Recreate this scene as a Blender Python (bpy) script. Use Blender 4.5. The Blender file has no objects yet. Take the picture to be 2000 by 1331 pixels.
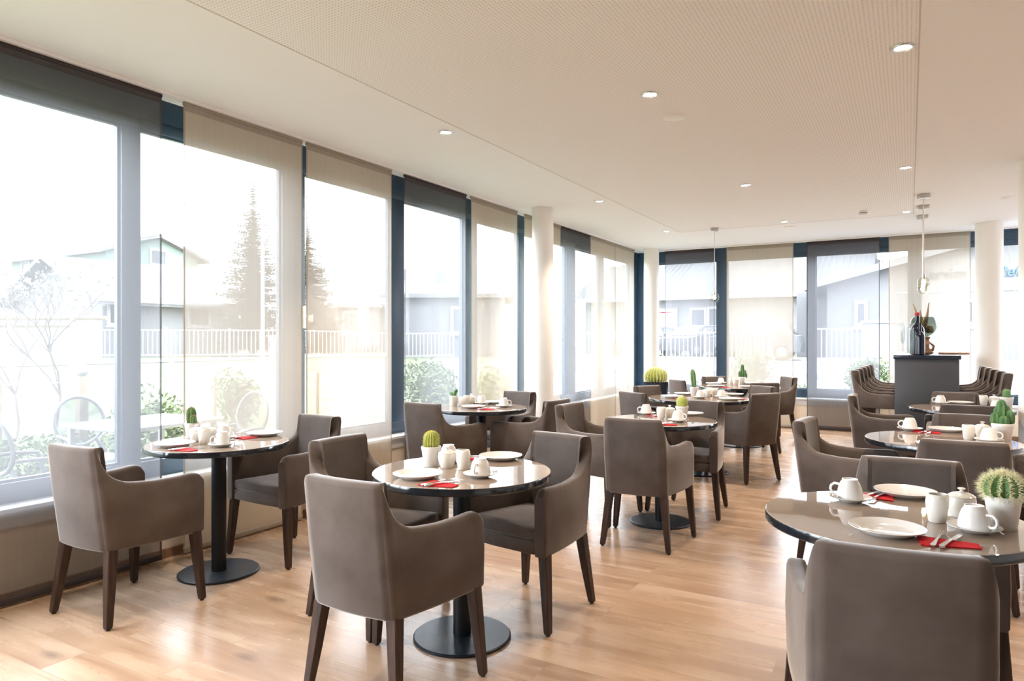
import bpy, bmesh, math, random
from mathutils import Vector, Matrix
random.seed(7)
PI = math.pi
C = bpy.context.scene.collection
SC = bpy.context.scene

# ------------------------------------------------------------------ camera, sky, exposure
EYE = 1.40; FPX = 1340.0; YAW = math.atan(776 / FPX)
cam = bpy.data.cameras.new('camera'); cam.sensor_width = 36; cam.lens = 36 * FPX / 2000; cam.clip_end = 500
camo = bpy.data.objects.new('camera', cam); C.objects.link(camo)
camo.location = (0, 0, EYE); camo.rotation_euler = (PI / 2, 0, YAW)
SC.camera = camo
world = bpy.data.worlds.new('overcast_sky'); SC.world = world; world.use_nodes = True
wb = world.node_tree.nodes['Background']
wb.inputs[0].default_value = (0.84, 0.92, 1.0, 1); wb.inputs[1].default_value = 8.6
vs = SC.view_settings
vs.view_transform = 'Standard'; vs.look = 'None'; vs.exposure = 1.46; vs.gamma = 1; vs.use_curve_mapping = False
cy = SC.cycles
cy.max_bounces = 10; cy.diffuse_bounces = 6; cy.glossy_bounces = 4; cy.transmission_bounces = 6
cy.transparent_max_bounces = 24; cy.use_denoising = True; cy.sample_clamp_indirect = 8
cy.caustics_reflective = False; cy.caustics_refractive = False

def area(name, loc, rot, sx, sy, portal=True):
    L = bpy.data.lights.new(name, 'AREA'); L.shape = 'RECTANGLE'; L.size = sx; L.size_y = sy
    L.cycles.is_portal = portal
    o = bpy.data.objects.new(name, L); C.objects.link(o); o.location = loc; o.rotation_euler = rot
    return o
# daylight enters through the two glazed walls: sampling portals in the window openings
area('window_portal_side', (-4.42, 4.4, 1.75), (PI / 2, 0, -PI / 2), 14.8, 2.6)
area('window_portal_street', (0.2, 12.0, 1.75), (PI / 2, 0, PI), 8.6, 2.6)

# ------------------------------------------------------------------ geometry helpers
RV = Vector((math.cos(YAW), math.sin(YAW), 0)); FV = Vector((-math.sin(YAW), math.cos(YAW), 0))
def on(px, py, z):                       # a point of a horizontal surface at height z
    d = FPX * (EYE - z) / (py - 665.5)
    p = RV * ((px - 1000) / FPX * d) + FV * d
    return Vector((p.x, p.y, z))
def far(px, py, d):                      # a point d metres ahead
    p = RV * ((px - 1000) / FPX * d) + FV * d
    return Vector((p.x, p.y, EYE - (py - 665.5) / FPX * d))
def obj(name, bm, mats, parent=None, smooth=True, angle=None):
    me = bpy.data.meshes.new(name); bmesh.ops.recalc_face_normals(bm, faces=bm.faces[:]); bm.to_mesh(me); bm.free()
    for m in (mats if isinstance(mats, (list, tuple)) else [mats]): me.materials.append(m)
    if smooth:
        for p in me.polygons: p.use_smooth = True
        if angle is None: angle = 40
        me.set_sharp_from_angle(angle=math.radians(angle))
    o = bpy.data.objects.new(name, me); C.objects.link(o)
    if parent: o.parent = parent
    return o
def tag(o, label, cat, group=None, kind=None):
    o['label'] = label; o['category'] = cat
    if group: o['group'] = group
    if kind: o['kind'] = kind
    return o
def thing(name, label, cat, loc=(0, 0, 0), rz=0, group=None):
    o = bpy.data.objects.new(name, None); C.objects.link(o); o.empty_display_size = .1
    o.location = loc; o.rotation_euler = (0, 0, rz)
    return tag(o, label, cat, group)
def struct(name, bm, m, parent=None, smooth=False):
    o = obj(name, bm, m, parent, smooth)
    if not parent: o['kind'] = 'structure'
    return o
def dup(root, loc, rz, label, group=None):
    r = root.copy(); C.objects.link(r); r.location = loc; r.rotation_euler = (0, 0, rz); r['label'] = label
    if group: r['group'] = group
    for ch in list(root.children):
        c = ch.copy(); C.objects.link(c); c.parent = r
        for g in ch.children:
            d = g.copy(); C.objects.link(d); d.parent = c
    return r
def N(): return bmesh.new()
def box(bm, x0, x1, y0, y1, z0, z1, mi=0, M=None):
    vs_ = [bm.verts.new(Vector(p)) for p in ((x0,y0,z0),(x1,y0,z0),(x1,y1,z0),(x0,y1,z0),(x0,y0,z1),(x1,y0,z1),(x1,y1,z1),(x0,y1,z1))]
    if M:
        for v in vs_: v.co = M @ v.co
    fs = []
    for q in ((0,3,2,1),(4,5,6,7),(0,1,5,4),(1,2,6,5),(2,3,7,6),(3,0,4,7)):
        f = bm.faces.new([vs_[i] for i in q]); f.material_index = mi; fs.append(f)
    return fs
def bbox(bm, x0, x1, y0, y1, z0, z1, r=.006, seg=2):
    b2 = N(); box(b2, x0, x1, y0, y1, z0, z1)
    bmesh.ops.bevel(b2, geom=b2.edges[:], offset=r, segments=seg, profile=.5, affect='EDGES')
    merge(bm, b2)
def merge(bm, b2, M=None):
    mp = {}
    for v in b2.verts: mp[v] = bm.verts.new(M @ v.co if M else v.co)
    for f in b2.faces:
        try:
            g = bm.faces.new([mp[v] for v in f.verts]); g.material_index = f.material_index
        except ValueError: pass
    b2.free()
def lathe(bm, prof, n=32, cx=0, cy=0, sq=0, mi=0, close=False):
    rings = []
    for r, z in prof:
        if r < 1e-5: rings.append([bm.verts.new((cx, cy, z))]); continue
        ring = []
        for i in range(n):
            a = 2 * PI * i / n; k = 1
            if sq: k = 1 - sq * (1 - abs(math.cos(2 * a)) )
            ring.append(bm.verts.new((cx + r * k * math.cos(a), cy + r * k * math.sin(a), z)))
        rings.append(ring)
    for A, B in zip(rings, rings[1:]):
        if len(A) == 1 and len(B) == 1: continue
        for i in range(n):
            j = (i + 1) % n
            if len(A) == 1: f = bm.faces.new((A[0], B[i], B[j]))
            elif len(B) == 1: f = bm.faces.new((A[i], A[j], B[0]))
            else: f = bm.faces.new((A[i], A[j], B[j], B[i]))
            f.material_index = mi
    return rings
def tube(bm, pts, rad, n=8, mi=0, cap=True):
    pts = [Vector(p) for p in pts]; rings = []
    if not hasattr(rad, '__len__'): rad = [rad] * len(pts)
    up = Vector((0, 0, 1)); prev = None
    for i, p in enumerate(pts):
        t = (pts[min(i + 1, len(pts) - 1)] - pts[max(i - 1, 0)]).normalized()
        if prev is None:
            a = t.cross(up if abs(t.z) < .95 else Vector((1, 0, 0))).normalized()
        else:
            a = (prev - t * prev.dot(t)).normalized()
        prev = a; b = t.cross(a)
        rings.append([bm.verts.new(p + (a * math.cos(2*PI*k/n) + b * math.sin(2*PI*k/n)) * rad[i]) for k in range(n)])
    for A, B in zip(rings, rings[1:]):
        for k in range(n):
            f = bm.faces.new((A[k], A[(k+1) % n], B[(k+1) % n], B[k])); f.material_index = mi
    if cap:
        for r in (rings[0], rings[-1]):
            f = bm.faces.new(r); f.material_index = mi
def prism(bm, pts, z0, z1, mi=0, M=None):
    a = [bm.verts.new((x, y, z0)) for x, y in pts]; b = [bm.verts.new((x, y, z1)) for x, y in pts]
    if M:
        for v in a + b: v.co = M @ v.co
    n = len(pts)
    for f in [bm.faces.new(a[::-1]), bm.faces.new(b)] + [bm.faces.new((a[i], a[(i+1) % n], b[(i+1) % n], b[i])) for i in range(n)]:
        f.material_index = mi
def sphere(bm, c, r, sx=1, sy=1, sz=1, u=16, v=10, mi=0):
    g = bmesh.ops.create_uvsphere(bm, u_segments=u, v_segments=v, radius=r)
    for w in g['verts']: w.co = Vector((c[0] + w.co.x * sx, c[1] + w.co.y * sy, c[2] + w.co.z * sz))
    if mi:
        for w in g['verts']:
            for f in w.link_faces: f.material_index = mi

# ------------------------------------------------------------------ materials
def mat(name, col, rough=.5, metal=0, spec=.5, **kw):
    m = bpy.data.materials.new(name); m.use_nodes = True
    b = m.node_tree.nodes['Principled BSDF']
    b.inputs['Base Color'].default_value = (*col, 1); b.inputs['Roughness'].default_value = rough
    b.inputs['Metallic'].default_value = metal; b.inputs['Specular IOR Level'].default_value = spec
    for k, v in kw.items(): b.inputs[k.replace('_', ' ')].default_value = v
    return m
def noisy(m, c1, c2, scale=8, detail=4, stretch=(1, 1, 1), bump=0, lo=.35, hi=.65, bscale=None):
    nt = m.node_tree; b = nt.nodes['Principled BSDF']; L = nt.links
    tc = nt.nodes.new('ShaderNodeTexCoord'); mp = nt.nodes.new('ShaderNodeMapping'); mp.inputs['Scale'].default_value = stretch
    nz = nt.nodes.new('ShaderNodeTexNoise'); nz.inputs['Scale'].default_value = scale; nz.inputs['Detail'].default_value = detail
    rp = nt.nodes.new('ShaderNodeValToRGB')
    rp.color_ramp.elements[0].position = lo; rp.color_ramp.elements[0].color = (*c1, 1)
    rp.color_ramp.elements[1].position = hi; rp.color_ramp.elements[1].color = (*c2, 1)
    L.new(tc.outputs['Object'], mp.inputs[0]); L.new(mp.outputs[0], nz.inputs['Vector'])
    L.new(nz.outputs[0], rp.inputs[0]); L.new(rp.outputs[0], b.inputs['Base Color'])
    if bump:
        bp = nt.nodes.new('ShaderNodeBump'); bp.inputs['Strength'].default_value = bump; bp.inputs['Distance'].default_value = .01
        n2 = nt.nodes.new('ShaderNodeTexNoise'); n2.inputs['Scale'].default_value = bscale or scale * 3
        L.new(mp.outputs[0], n2.inputs['Vector']); L.new(n2.outputs[0], bp.inputs['Height']); L.new(bp.outputs[0], b.inputs['Normal'])
    return m
def emit(name, col, s):
    m = bpy.data.materials.new(name); m.use_nodes = True; nt = m.node_tree
    nt.nodes.remove(nt.nodes['Principled BSDF']); e = nt.nodes.new('ShaderNodeEmission')
    e.inputs[0].default_value = (*col, 1); e.inputs[1].default_value = s
    nt.links.new(e.outputs[0], nt.nodes['Material Output'].inputs[0]); return m
def glass_mat(name, tint=(.985, .985, .99), ior=1.45, rough=0.0, k=1.0):
    m = bpy.data.materials.new(name); m.use_nodes = True; nt = m.node_tree
    nt.nodes.remove(nt.nodes['Principled BSDF'])
    t = nt.nodes.new('ShaderNodeBsdfTransparent'); t.inputs[0].default_value = (*tint, 1)
    g = nt.nodes.new('ShaderNodeBsdfGlossy'); g.inputs['Roughness'].default_value = rough
    lw = nt.nodes.new('ShaderNodeLayerWeight'); pw = nt.nodes.new('ShaderNodeMath'); pw.operation = 'POWER'; pw.inputs[1].default_value = 5
    f = nt.nodes.new('ShaderNodeMapRange'); f.inputs['To Min'].default_value = ((ior - 1) / (ior + 1)) ** 2 * k; f.inputs['To Max'].default_value = .9
    nt.links.new(lw.outputs['Facing'], pw.inputs[0]); nt.links.new(pw.outputs[0], f.inputs['Value'])
    mx = nt.nodes.new('ShaderNodeMixShader'); L = nt.links
    L.new(f.outputs[0], mx.inputs[0]); L.new(t.outputs[0], mx.inputs[1]); L.new(g.outputs[0], mx.inputs[2])
    L.new(mx.outputs[0], nt.nodes['Material Output'].inputs[0]); return m
def sheer_mat(name, col, through, lo, hi, trans=.5):
    # open weave: part of the cloth lets light straight through, the threads scatter it
    m = bpy.data.materials.new(name); m.use_nodes = True; nt = m.node_tree; L = nt.links
    nt.nodes.remove(nt.nodes['Principled BSDF'])
    t = nt.nodes.new('ShaderNodeBsdfTransparent')
    d = nt.nodes.new('ShaderNodeBsdfDiffuse'); d.inputs[0].default_value = (*col, 1)
    s = nt.nodes.new('ShaderNodeBsdfTranslucent'); s.inputs[0].default_value = (*through, 1)
    m1 = nt.nodes.new('ShaderNodeMixShader'); m1.inputs[0].default_value = trans
    L.new(d.outputs[0], m1.inputs[1]); L.new(s.outputs[0], m1.inputs[2])
    tc = nt.nodes.new('ShaderNodeTexCoord'); mp = nt.nodes.new('ShaderNodeMapping'); mp.inputs['Scale'].default_value = (30, 30, .35)
    nz = nt.nodes.new('ShaderNodeTexNoise'); nz.inputs['Scale'].default_value = 1.0; nz.inputs['Detail'].default_value = 3
    mr = nt.nodes.new('ShaderNodeMapRange'); mr.inputs['From Min'].default_value = .3; mr.inputs['From Max'].default_value = .7
    mr.inputs['To Min'].default_value = lo; mr.inputs['To Max'].default_value = hi
    L.new(tc.outputs['Object'], mp.inputs[0]); L.new(mp.outputs[0], nz.inputs['Vector']); L.new(nz.outputs[0], mr.inputs['Value'])
    m2 = nt.nodes.new('ShaderNodeMixShader'); L.new(mr.outputs[0], m2.inputs[0])
    L.new(t.outputs[0], m2.inputs[1]); L.new(m1.outputs[0], m2.inputs[2])
    L.new(m2.outputs[0], nt.nodes['Material Output'].inputs[0]); return m
def floor_mat():
    m = mat('oak_laminate', (.5, .3, .17), .33); nt = m.node_tree; L = nt.links; b = nt.nodes['Principled BSDF']
    def nd(t): return nt.nodes.new(t)
    tc = nd('ShaderNodeTexCoord')
    br = nd('ShaderNodeTexBrick'); br.offset = .37; br.inputs['Scale'].default_value = 1
    br.inputs['Brick Width'].default_value = 1.35; br.inputs['Row Height'].default_value = .19
    br.inputs['Mortar Size'].default_value = .0012; br.inputs['Bias'].default_value = 0; br.inputs['Mortar Smooth'].default_value = .3
    br.inputs['Color1'].default_value = (0, 0, 0, 1); br.inputs['Color2'].default_value = (1, 1, 1, 1); br.inputs['Mortar'].default_value = (.5, .5, .5, 1)
    L.new(tc.outputs['Object'], br.inputs['Vector'])
    # every plank shifts the grain by its own random value
    sc = nd('ShaderNodeVectorMath'); sc.operation = 'SCALE'; sc.inputs[3].default_value = 9.0
    L.new(br.outputs['Color'], sc.inputs[0])
    ad = nd('ShaderNodeVectorMath'); ad.operation = 'ADD'; L.new(tc.outputs['Object'], ad.inputs[0]); L.new(sc.outputs[0], ad.inputs[1])
    mp = nd('ShaderNodeMapping'); mp.inputs['Scale'].default_value = (1.1, 7.5, 1); L.new(ad.outputs[0], mp.inputs[0])
    n1 = nd('ShaderNodeTexNoise'); n1.inputs['Scale'].default_value = 1.0; n1.inputs['Detail'].default_value = 6; n1.inputs['Distortion'].default_value = .6
    L.new(mp.outputs[0], n1.inputs['Vector'])
    rp = nd('ShaderNodeValToRGB'); e = rp.color_ramp.elements
    e[0].position = .28; e[0].color = (*FLO[0], 1); e[1].position = .74; e[1].color = (*FLO[2], 1)
    k = e.new(.5); k.color = (*FLO[1], 1)
    L.new(n1.outputs[0], rp.inputs[0])
    mp2 = nd('ShaderNodeMapping'); mp2.inputs['Scale'].default_value = (3, 70, 1); L.new(ad.outputs[0], mp2.inputs[0])
    n2 = nd('ShaderNodeTexNoise'); n2.inputs['Scale'].default_value = 1; n2.inputs['Detail'].default_value = 3; L.new(mp2.outputs[0], n2.inputs['Vector'])
    mpk = nd('ShaderNodeMapping'); mpk.inputs['Scale'].default_value = (2.2, 5.0, 1); L.new(ad.outputs[0], mpk.inputs[0])
    vo = nd('ShaderNodeTexVoronoi'); vo.inputs['Scale'].default_value = .75; L.new(mpk.outputs[0], vo.inputs['Vector'])
    kr = nd('ShaderNodeMapRange'); kr.inputs['From Min'].default_value = .02; kr.inputs['From Max'].default_value = .16
    kr.inputs['To Min'].default_value = .55; kr.inputs['To Max'].default_value = 1.0; L.new(vo.outputs['Distance'], kr.inputs['Value'])
    pr = nd('ShaderNodeMapRange'); pr.inputs['To Min'].default_value = .93; pr.inputs['To Max'].default_value = 1.06; L.new(br.outputs['Color'], pr.inputs['Value'])
    fr = nd('ShaderNodeMapRange'); fr.inputs['From Min'].default_value = .3; fr.inputs['From Max'].default_value = .7
    fr.inputs['To Min'].default_value = .93; fr.inputs['To Max'].default_value = 1.05; L.new(n2.outputs[0], fr.inputs['Value'])
    mo = nd('ShaderNodeMapRange'); mo.inputs['To Min'].default_value = 1; mo.inputs['To Max'].default_value = .72; L.new(br.outputs['Fac'], mo.inputs['Value'])
    prod = None
    for s in (kr, pr, fr, mo):
        if prod is None: prod = s.outputs[0]; continue
        q = nd('ShaderNodeMath'); q.operation = 'MULTIPLY'; L.new(prod, q.inputs[0]); L.new(s.outputs[0], q.inputs[1]); prod = q.outputs[0]
    vm = nd('ShaderNodeVectorMath'); vm.operation = 'SCALE'; L.new(rp.outputs[0], vm.inputs[0]); L.new(prod, vm.inputs[3])
    L.new(vm.outputs[0], b.inputs['Base Color'])
    rr = nd('ShaderNodeMapRange'); rr.inputs['To Min'].default_value = .2; rr.inputs['To Max'].default_value = .34; L.new(n1.outputs[0], rr.inputs['Value'])
    L.new(rr.outputs[0], b.inputs['Roughness'])
    bp = nd('ShaderNodeBump'); bp.inputs['Strength'].default_value = .12; bp.inputs['Distance'].default_value = .004
    L.new(n2.outputs[0], bp.inputs['Height']); L.new(bp.outputs[0], b.inputs['Normal'])
    return m
def perforated_mat(base, hole):
    m = mat('perforated_plaster', base, .8); nt = m.node_tree; L = nt.links; b = nt.nodes['Principled BSDF']
    tc = nt.nodes.new('ShaderNodeTexCoord')
    sc = nt.nodes.new('ShaderNodeVectorMath'); sc.operation = 'SCALE'; sc.inputs[3].default_value = 50.0; L.new(tc.outputs['Object'], sc.inputs[0])
    fr = nt.nodes.new('ShaderNodeVectorMath'); fr.operation = 'FRACTION'; L.new(sc.outputs[0], fr.inputs[0])
    su = nt.nodes.new('ShaderNodeVectorMath'); su.operation = 'SUBTRACT'; su.inputs[1].default_value = (.5, .5, 0); L.new(fr.outputs[0], su.inputs[0])
    mu = nt.nodes.new('ShaderNodeVectorMath'); mu.operation = 'MULTIPLY'; mu.inputs[1].default_value = (1, 1, 0); L.new(su.outputs[0], mu.inputs[0])
    ln = nt.nodes.new('ShaderNodeVectorMath'); ln.operation = 'LENGTH'; L.new(mu.outputs[0], ln.inputs[0])
    lt = nt.nodes.new('ShaderNodeMapRange'); lt.inputs['From Min'].default_value = .17; lt.inputs['From Max'].default_value = .25; L.new(ln.outputs['Value'], lt.inputs['Value'])
    mx = nt.nodes.new('ShaderNodeMix'); mx.data_type = 'RGBA'
    mx.inputs[6].default_value = (*hole, 1); mx.inputs[7].default_value = (*base, 1)
    L.new(lt.outputs[0], mx.inputs[0]); L.new(mx.outputs[2], b.inputs['Base Color']); return m

FLO = ((.275, .168, .104), (.375, .252, .166), (.47, .348, .25))
M = {}
M['floor'] = floor_mat()
M['ceiling'] = mat('white_plaster', (.89, .90, .92), .85, spec=.2)
M['perf'] = perforated_mat((.89, .89, .90), (.64, .62, .60))
M['wall'] = noisy(mat('cream_wall', (.80, .70, .58), .8), (.76, .66, .53), (.80, .70, .57), 3)
M['white'] = mat('white_wall', (.90, .88, .86), .8)
M['column'] = mat('white_column', (.88, .86, .83), .6)
M['navy'] = mat('navy_frame', (.028, .060, .10), .35)
M['sill'] = mat('sill_grey', (.62, .63, .63), .4)
M['rail'] = mat('white_rail', (.85, .85, .85), .35)
M['skirt'] = noisy(mat('brown_skirting', (.22, .12, .06), .5), (.20, .11, .055), (.27, .15, .08), 5, stretch=(1, 12, 1))
M['glass'] = glass_mat('window_glass')
M['sheer_dark'] = sheer_mat('dark_sheer', (.21, .185, .19), (.205, .205, .213), .575, .605)
M['sheer_light'] = sheer_mat('beige_sheer', (.95, .84, .67), (.175, .172, .166), .70, .74, .35)
M['hem_dark'] = sheer_mat('dark_sheer_hem', (.12, .10, .10), (.08, .08, .085), .80, .86, .4)
M['hem_light'] = sheer_mat('beige_sheer_hem', (.62, .54, .44), (.12, .11, .10), .80, .86, .4)
M['fabric'] = noisy(mat('taupe_velvet', (.15, .12, .105), .85, spec=.15, Sheen_Weight=.6, Sheen_Roughness=.35), (.086, .066, .056), (.122, .098, .086), 5, bump=.05, bscale=400)
M['fabric'].node_tree.nodes['Principled BSDF'].inputs['Sheen Tint'].default_value = (.95, .9, .86, 1)
M['leg'] = noisy(mat('dark_wenge', (.04, .022, .015), .45, spec=.3), (.024, .013, .009), (.058, .031, .021), 12, stretch=(4, 4, .4))
M['glide'] = mat('black_glide', (.012, .012, .012), .5)
M['top'] = mat('taupe_glass_top', (.29, .225, .175), .02, spec=.9)
M['edge'] = mat('black_gloss_edge', (.010, .012, .016), .12, spec=.7)
M['post'] = mat('black_powdercoat', (.005, .006, .008), .45, spec=.3)
M['basep'] = noisy(mat('black_base_plate', (.006, .009, .013), .38, spec=.4), (.005, .008, .012), (.012, .018, .026), 40)
M['china'] = mat('white_china', (.70, .685, .66), .12, spec=.6)
M['cream'] = mat('cream_china', (.69, .66, .60), .15, spec=.6)
M['pot'] = mat('white_ceramic_pot', (.68, .66, .63), .4)
M['soil'] = noisy(mat('soil', (.08, .055, .035), .95), (.05, .035, .022), (.12, .085, .055), 60)
M['napkin'] = noisy(mat('red_paper', (.55, .015, .02), .8, spec=.2), (.50, .012, .018), (.60, .02, .028), 60)
M['steel'] = mat('polished_steel', (.75, .75, .76), .16, metal=1)
M['cactus'] = noisy(mat('cactus_green', (.10, .20, .06), .6), (.07, .16, .045), (.15, .27, .09), 30)
M['cactus_y'] = noisy(mat('cactus_yellow_green', (.30, .34, .06), .6), (.24, .30, .05), (.42, .44, .10), 30)
M['cactus_d'] = noisy(mat('cactus_dark', (.04, .12, .035), .6), (.03, .10, .03), (.09, .20, .06), 30)
M['spine'] = mat('pale_spines', (.86, .81, .55), .6)
M['spine_y'] = mat('yellow_spines', (.78, .70, .20), .6)
M['spine_b'] = mat('brown_spines', (.40, .26, .14), .6)
M['bar'] = mat('anthracite_laminate', (.048, .05, .058), .45)
M['bartop'] = mat('black_bar_top', (.015, .022, .035), .2)
M['bottle'] = mat('dark_bottle_glass', (.008, .010, .022), .08, spec=.35)
M['capsule'] = mat('red_capsule', (.55, .03, .05), .35)
M['clear'] = glass_mat('clear_glass', (.90, .92, .92), 1.5)
M['globe'] = glass_mat('amber_tinted_globe', (.86, .85, .78), 1.5)
M['smoke'] = glass_mat('grey_green_glass', (.45, .52, .48), 1.5)
M['drift'] = noisy(mat('driftwood', (.36, .17, .09), .7), (.26, .12, .06), (.50, .27, .15), 14, stretch=(1, 1, 3), bump=.4)
M['dry'] = noisy(mat('dry_pods', (.34, .25, .15), .8), (.26, .18, .10), (.44, .34, .20), 25)
M['planter'] = mat('black_fluted_planter', (.010, .018, .030), .25)
M['chrome'] = mat('brushed_nickel', (.62, .60, .58), .3, metal=1)
M['halogen'] = emit('halogen_glow', (1, .86, .66), 40)
M['bulb'] = emit('bulb_glow', (1, .80, .50), 60)
M['plastic'] = mat('white_plastic', (.85, .84, .82), .4)
M['grey'] = mat('dark_grey_plastic', (.10, .10, .10), .5)
# outdoors
M['lawn'] = noisy(mat('lawn', (.095, .112, .058), .95, spec=.1), (.082, .10, .048), (.115, .13, .075), 1.5)
M['path'] = mat('pale_gravel', (.16, .155, .15), .95, spec=.1)
M['asphalt'] = noisy(mat('street_asphalt', (.14, .14, .14), .9, spec=.2), (.13, .13, .13), (.155, .155, .155), 3)
M['green_h'] = mat('pale_green_render', (.125, .165, .14), .9, spec=.1)
M['white_h'] = mat('white_render', (.14, .14, .14), .9, spec=.1)
M['grey_h'] = mat('grey_render', (.085, .085, .088), .9, spec=.1)
M['roof'] = noisy(mat('grey_roof_tiles', (.075, .075, .075), .85), (.065, .065, .065), (.09, .09, .09), 5)
M['roof_l'] = mat('fibre_cement_roof', (.12, .12, .12), .85)
M['wframe'] = mat('white_window_frame', (.20, .20, .20), .5)
M['wdark'] = mat('dark_window_pane', (.05, .055, .06), .3, spec=.15)
M['needle'] = noisy(mat('fir_needles', (.024, .036, .024), .9), (.02, .03, .018), (.036, .05, .03), 2)
M['leafg'] = noisy(mat('shrub_leaves', (.075, .115, .04), .7), (.055, .09, .028), (.115, .15, .06), 6)
M['leafd'] = noisy(mat('dark_hedge_leaves', (.045, .07, .035), .7), (.034, .056, .027), (.065, .095, .05), 6)
M['blossom'] = mat('white_blossom', (.20, .20, .195), .8)
M['bark'] = noisy(mat('bark', (.09, .075, .06), .9), (.075, .06, .05), (.11, .095, .08), 12)
M['timber'] = noisy(mat('weathered_timber', (.17, .13, .075), .8), (.15, .11, .06), (.20, .155, .095), 10)
M['metal_w'] = mat('white_metal', (.17, .17, .17), .4)
M['metal_g'] = mat('grey_metal', (.35, .36, .37), .4)
M['ghost'] = glass_mat('grey_polycarbonate', (.46, .48, .50), 1.3, .3)
M['ghost_f'] = mat('grey_translucent_frame', (.07, .075, .085), .4)
M['car_d'] = mat('dark_car_paint', (.03, .032, .038), .55, spec=.15)
M['car_s'] = mat('grey_car_paint', (.06, .062, .066), .55, spec=.15)
M['hubcap'] = mat('grey_hubcap', (.10, .10, .105), .6, spec=.2)
M['tyre'] = mat('tyre', (.015, .015, .015), .8)
M['txt_r'] = mat('red_letters', (.13, .005, .008), .8, spec=.1)
M['txt_g'] = mat('grey_letters', (.010, .010, .012), .9, spec=.0)
M['txt_b'] = mat('blue_letters', (.05, .085, .18), .8, spec=.1)

# ------------------------------------------------------------------ room shell
CEIL = 2.98; XL = -4.15; YB = 11.78; XR = 4.6; YF = -3.0
def onX(px, X):                          # distance along the side wall seen at image column px
    r = RV * ((px - 1000) / FPX) + FV
    return r.y * X / r.x
def onY(px, Y):
    r = RV * ((px - 1000) / FPX) + FV
    return r.x * Y / r.y
bm = N(); box(bm, XL - .3, XR, YF, YB + .3, -.12, 0); struct('floor', bm, M['floor'])
bm = N()
xs = [XL - .3, -2.9, .045, XR]; ys = [YF, -2.0, 9.9, YB + .3]
for i in range(3):
    for j in range(3):
        f = bm.faces.new([bm.verts.new((x, y, CEIL)) for x, y in ((xs[i], ys[j]), (xs[i], ys[j+1]), (xs[i+1], ys[j+1]), (xs[i+1], ys[j]))])
        f.material_index = 1 if i == 1 and j == 1 else 0
box(bm, XL - .3, XR, YF, YB + .3, CEIL + .01, CEIL + .25)
# shadow gap round the perforated field
struct('ceiling', bm, [M['ceiling'], M['perf']])
bm = N()
for x in (-2.9, .045): box(bm, x - .004, x + .004, -2, 9.9, CEIL - .0012, CEIL - .0002)
for y in (9.9,): box(bm, -2.9, .045, y - .004, y + .004, CEIL - .0012, CEIL - .0002)
struct('trim_1', bm, mat('ceiling_joint', (.62, .58, .54), .8))
bm = N(); box(bm, XL - .3, XL, YF, YB + .3, 0, .49); box(bm, XL - .3, XL, YF, -2.95, .49, CEIL); struct('wall_left', bm, M['wall'])
bm = N(); box(bm, XL, XR, YB, YB + .3, 0, .46); struct('wall_back', bm, M['wall'])
bm = N(); box(bm, XR, XR + .15, YF, YB + .3, 0, CEIL); struct('wall_right', bm, M['white'])
bm = N(); box(bm, XL - .3, XR, YF - .15, YF, 0, CEIL); struct('wall_front', bm, mat('taupe_wall', (.22, .185, .16), .8))
bm = N(); bbox(bm, XL - .12, XL + .035, YF, YB, .485, .51, .004); box(bm, XL, XL + .012, YF, YB, .40, .486); struct('trim_2', bm, M['sill'])
bm = N(); bbox(bm, XL + .02, XR, YB - .035, YB + .11, .455, .48, .004); box(bm, XL + .02, XR, YB - .012, YB, .37, .456); struct('trim_3', bm, M['sill'])
bm = N(); bbox(bm, XL, XL + .015, YF, YB, 0, .06, .003); struct('baseboard_left', bm, M['skirt'])
bm = N(); bbox(bm, XL, XR, YB - .015, YB, 0, .06, .003); struct('baseboard_back', bm, M['skirt'])

def window(n, a0, a1, m0, m1, side, top=2.76, bot=.62, low=.485, handle=False):
    """one glazed bay from a0 to a1 (clear glass), followed by a mullion m0..m1"""
    w = bpy.data.objects.new('window_%d' % n, None); C.objects.link(w); w['kind'] = 'structure'
    def bx(b, u0, u1, z0, z1, d0, d1, r=0):
        if side == 'L': args = (-4.15 - d1, -4.15 - d0, u0, u1, z0, z1)
        else: args = (u0, u1, YB + d0, YB + d1, z0, z1)
        bbox(b, *args, r) if r else box(b, *args)
    b = N()
    bx(b, a0, m1, low, bot, .11, .19, .004)             # bottom rail
    bx(b, a0, m1, top + .07, CEIL, .10, .20)            # head panel
    bx(b, a0, m1, top, top + .07, .11, .19, .004)       # head rail
    bx(b, m0, m1, bot, top, .11, .19, .004)             # mullion
    bx(b, a0, a1, bot, bot + .015, .135, .165); bx(b, a0, a1, top - .015, top, .135, .165)
    bx(b, a0, a0 + .015, bot, top, .135, .165); bx(b, a1 - .015, a1, bot, top, .135, .165)
    obj('window_frame', b, M['navy'], w)
    b = N(); bx(b, a0, a1, bot, top, .147, .153); obj('glass_pane', b, M['glass'], w, smooth=False)
    if handle:
        b = N(); y = m0 + .05 if handle is True else handle
        bbox(b, -4.26, -4.235, y - .013, y + .013, 1.50, 1.68, .004); tube(b, [(-4.235, y, 1.58), (-4.20, y, 1.58), (-4.195, y + .012, 1.585)], .011); bbox(b, -4.205, -4.185, y - .010, y + .035, 1.555, 1.605, .004)
        obj('window_handle', b, M['plastic'], w)
mul = [(-2.95, -2.82), (-1.35, -1.23), (-.06, .06), (1.19, 1.32)] + [(onX(a, -4.26), onX(b, -4.26)) for a, b in ((238, 275), (552, 596), (764, 790), (908, 932), (1013, 1024), (1107, 1124))] + [(10.15, 10.32), (11.50, YB + .11)]
for k in range(len(mul) - 1):
    window(k + 1, mul[k][1], mul[k+1][0], mul[k+1][0], mul[k+1][1], 'L', handle=(onX(593, -4.26) if k == 4 else False))
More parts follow.
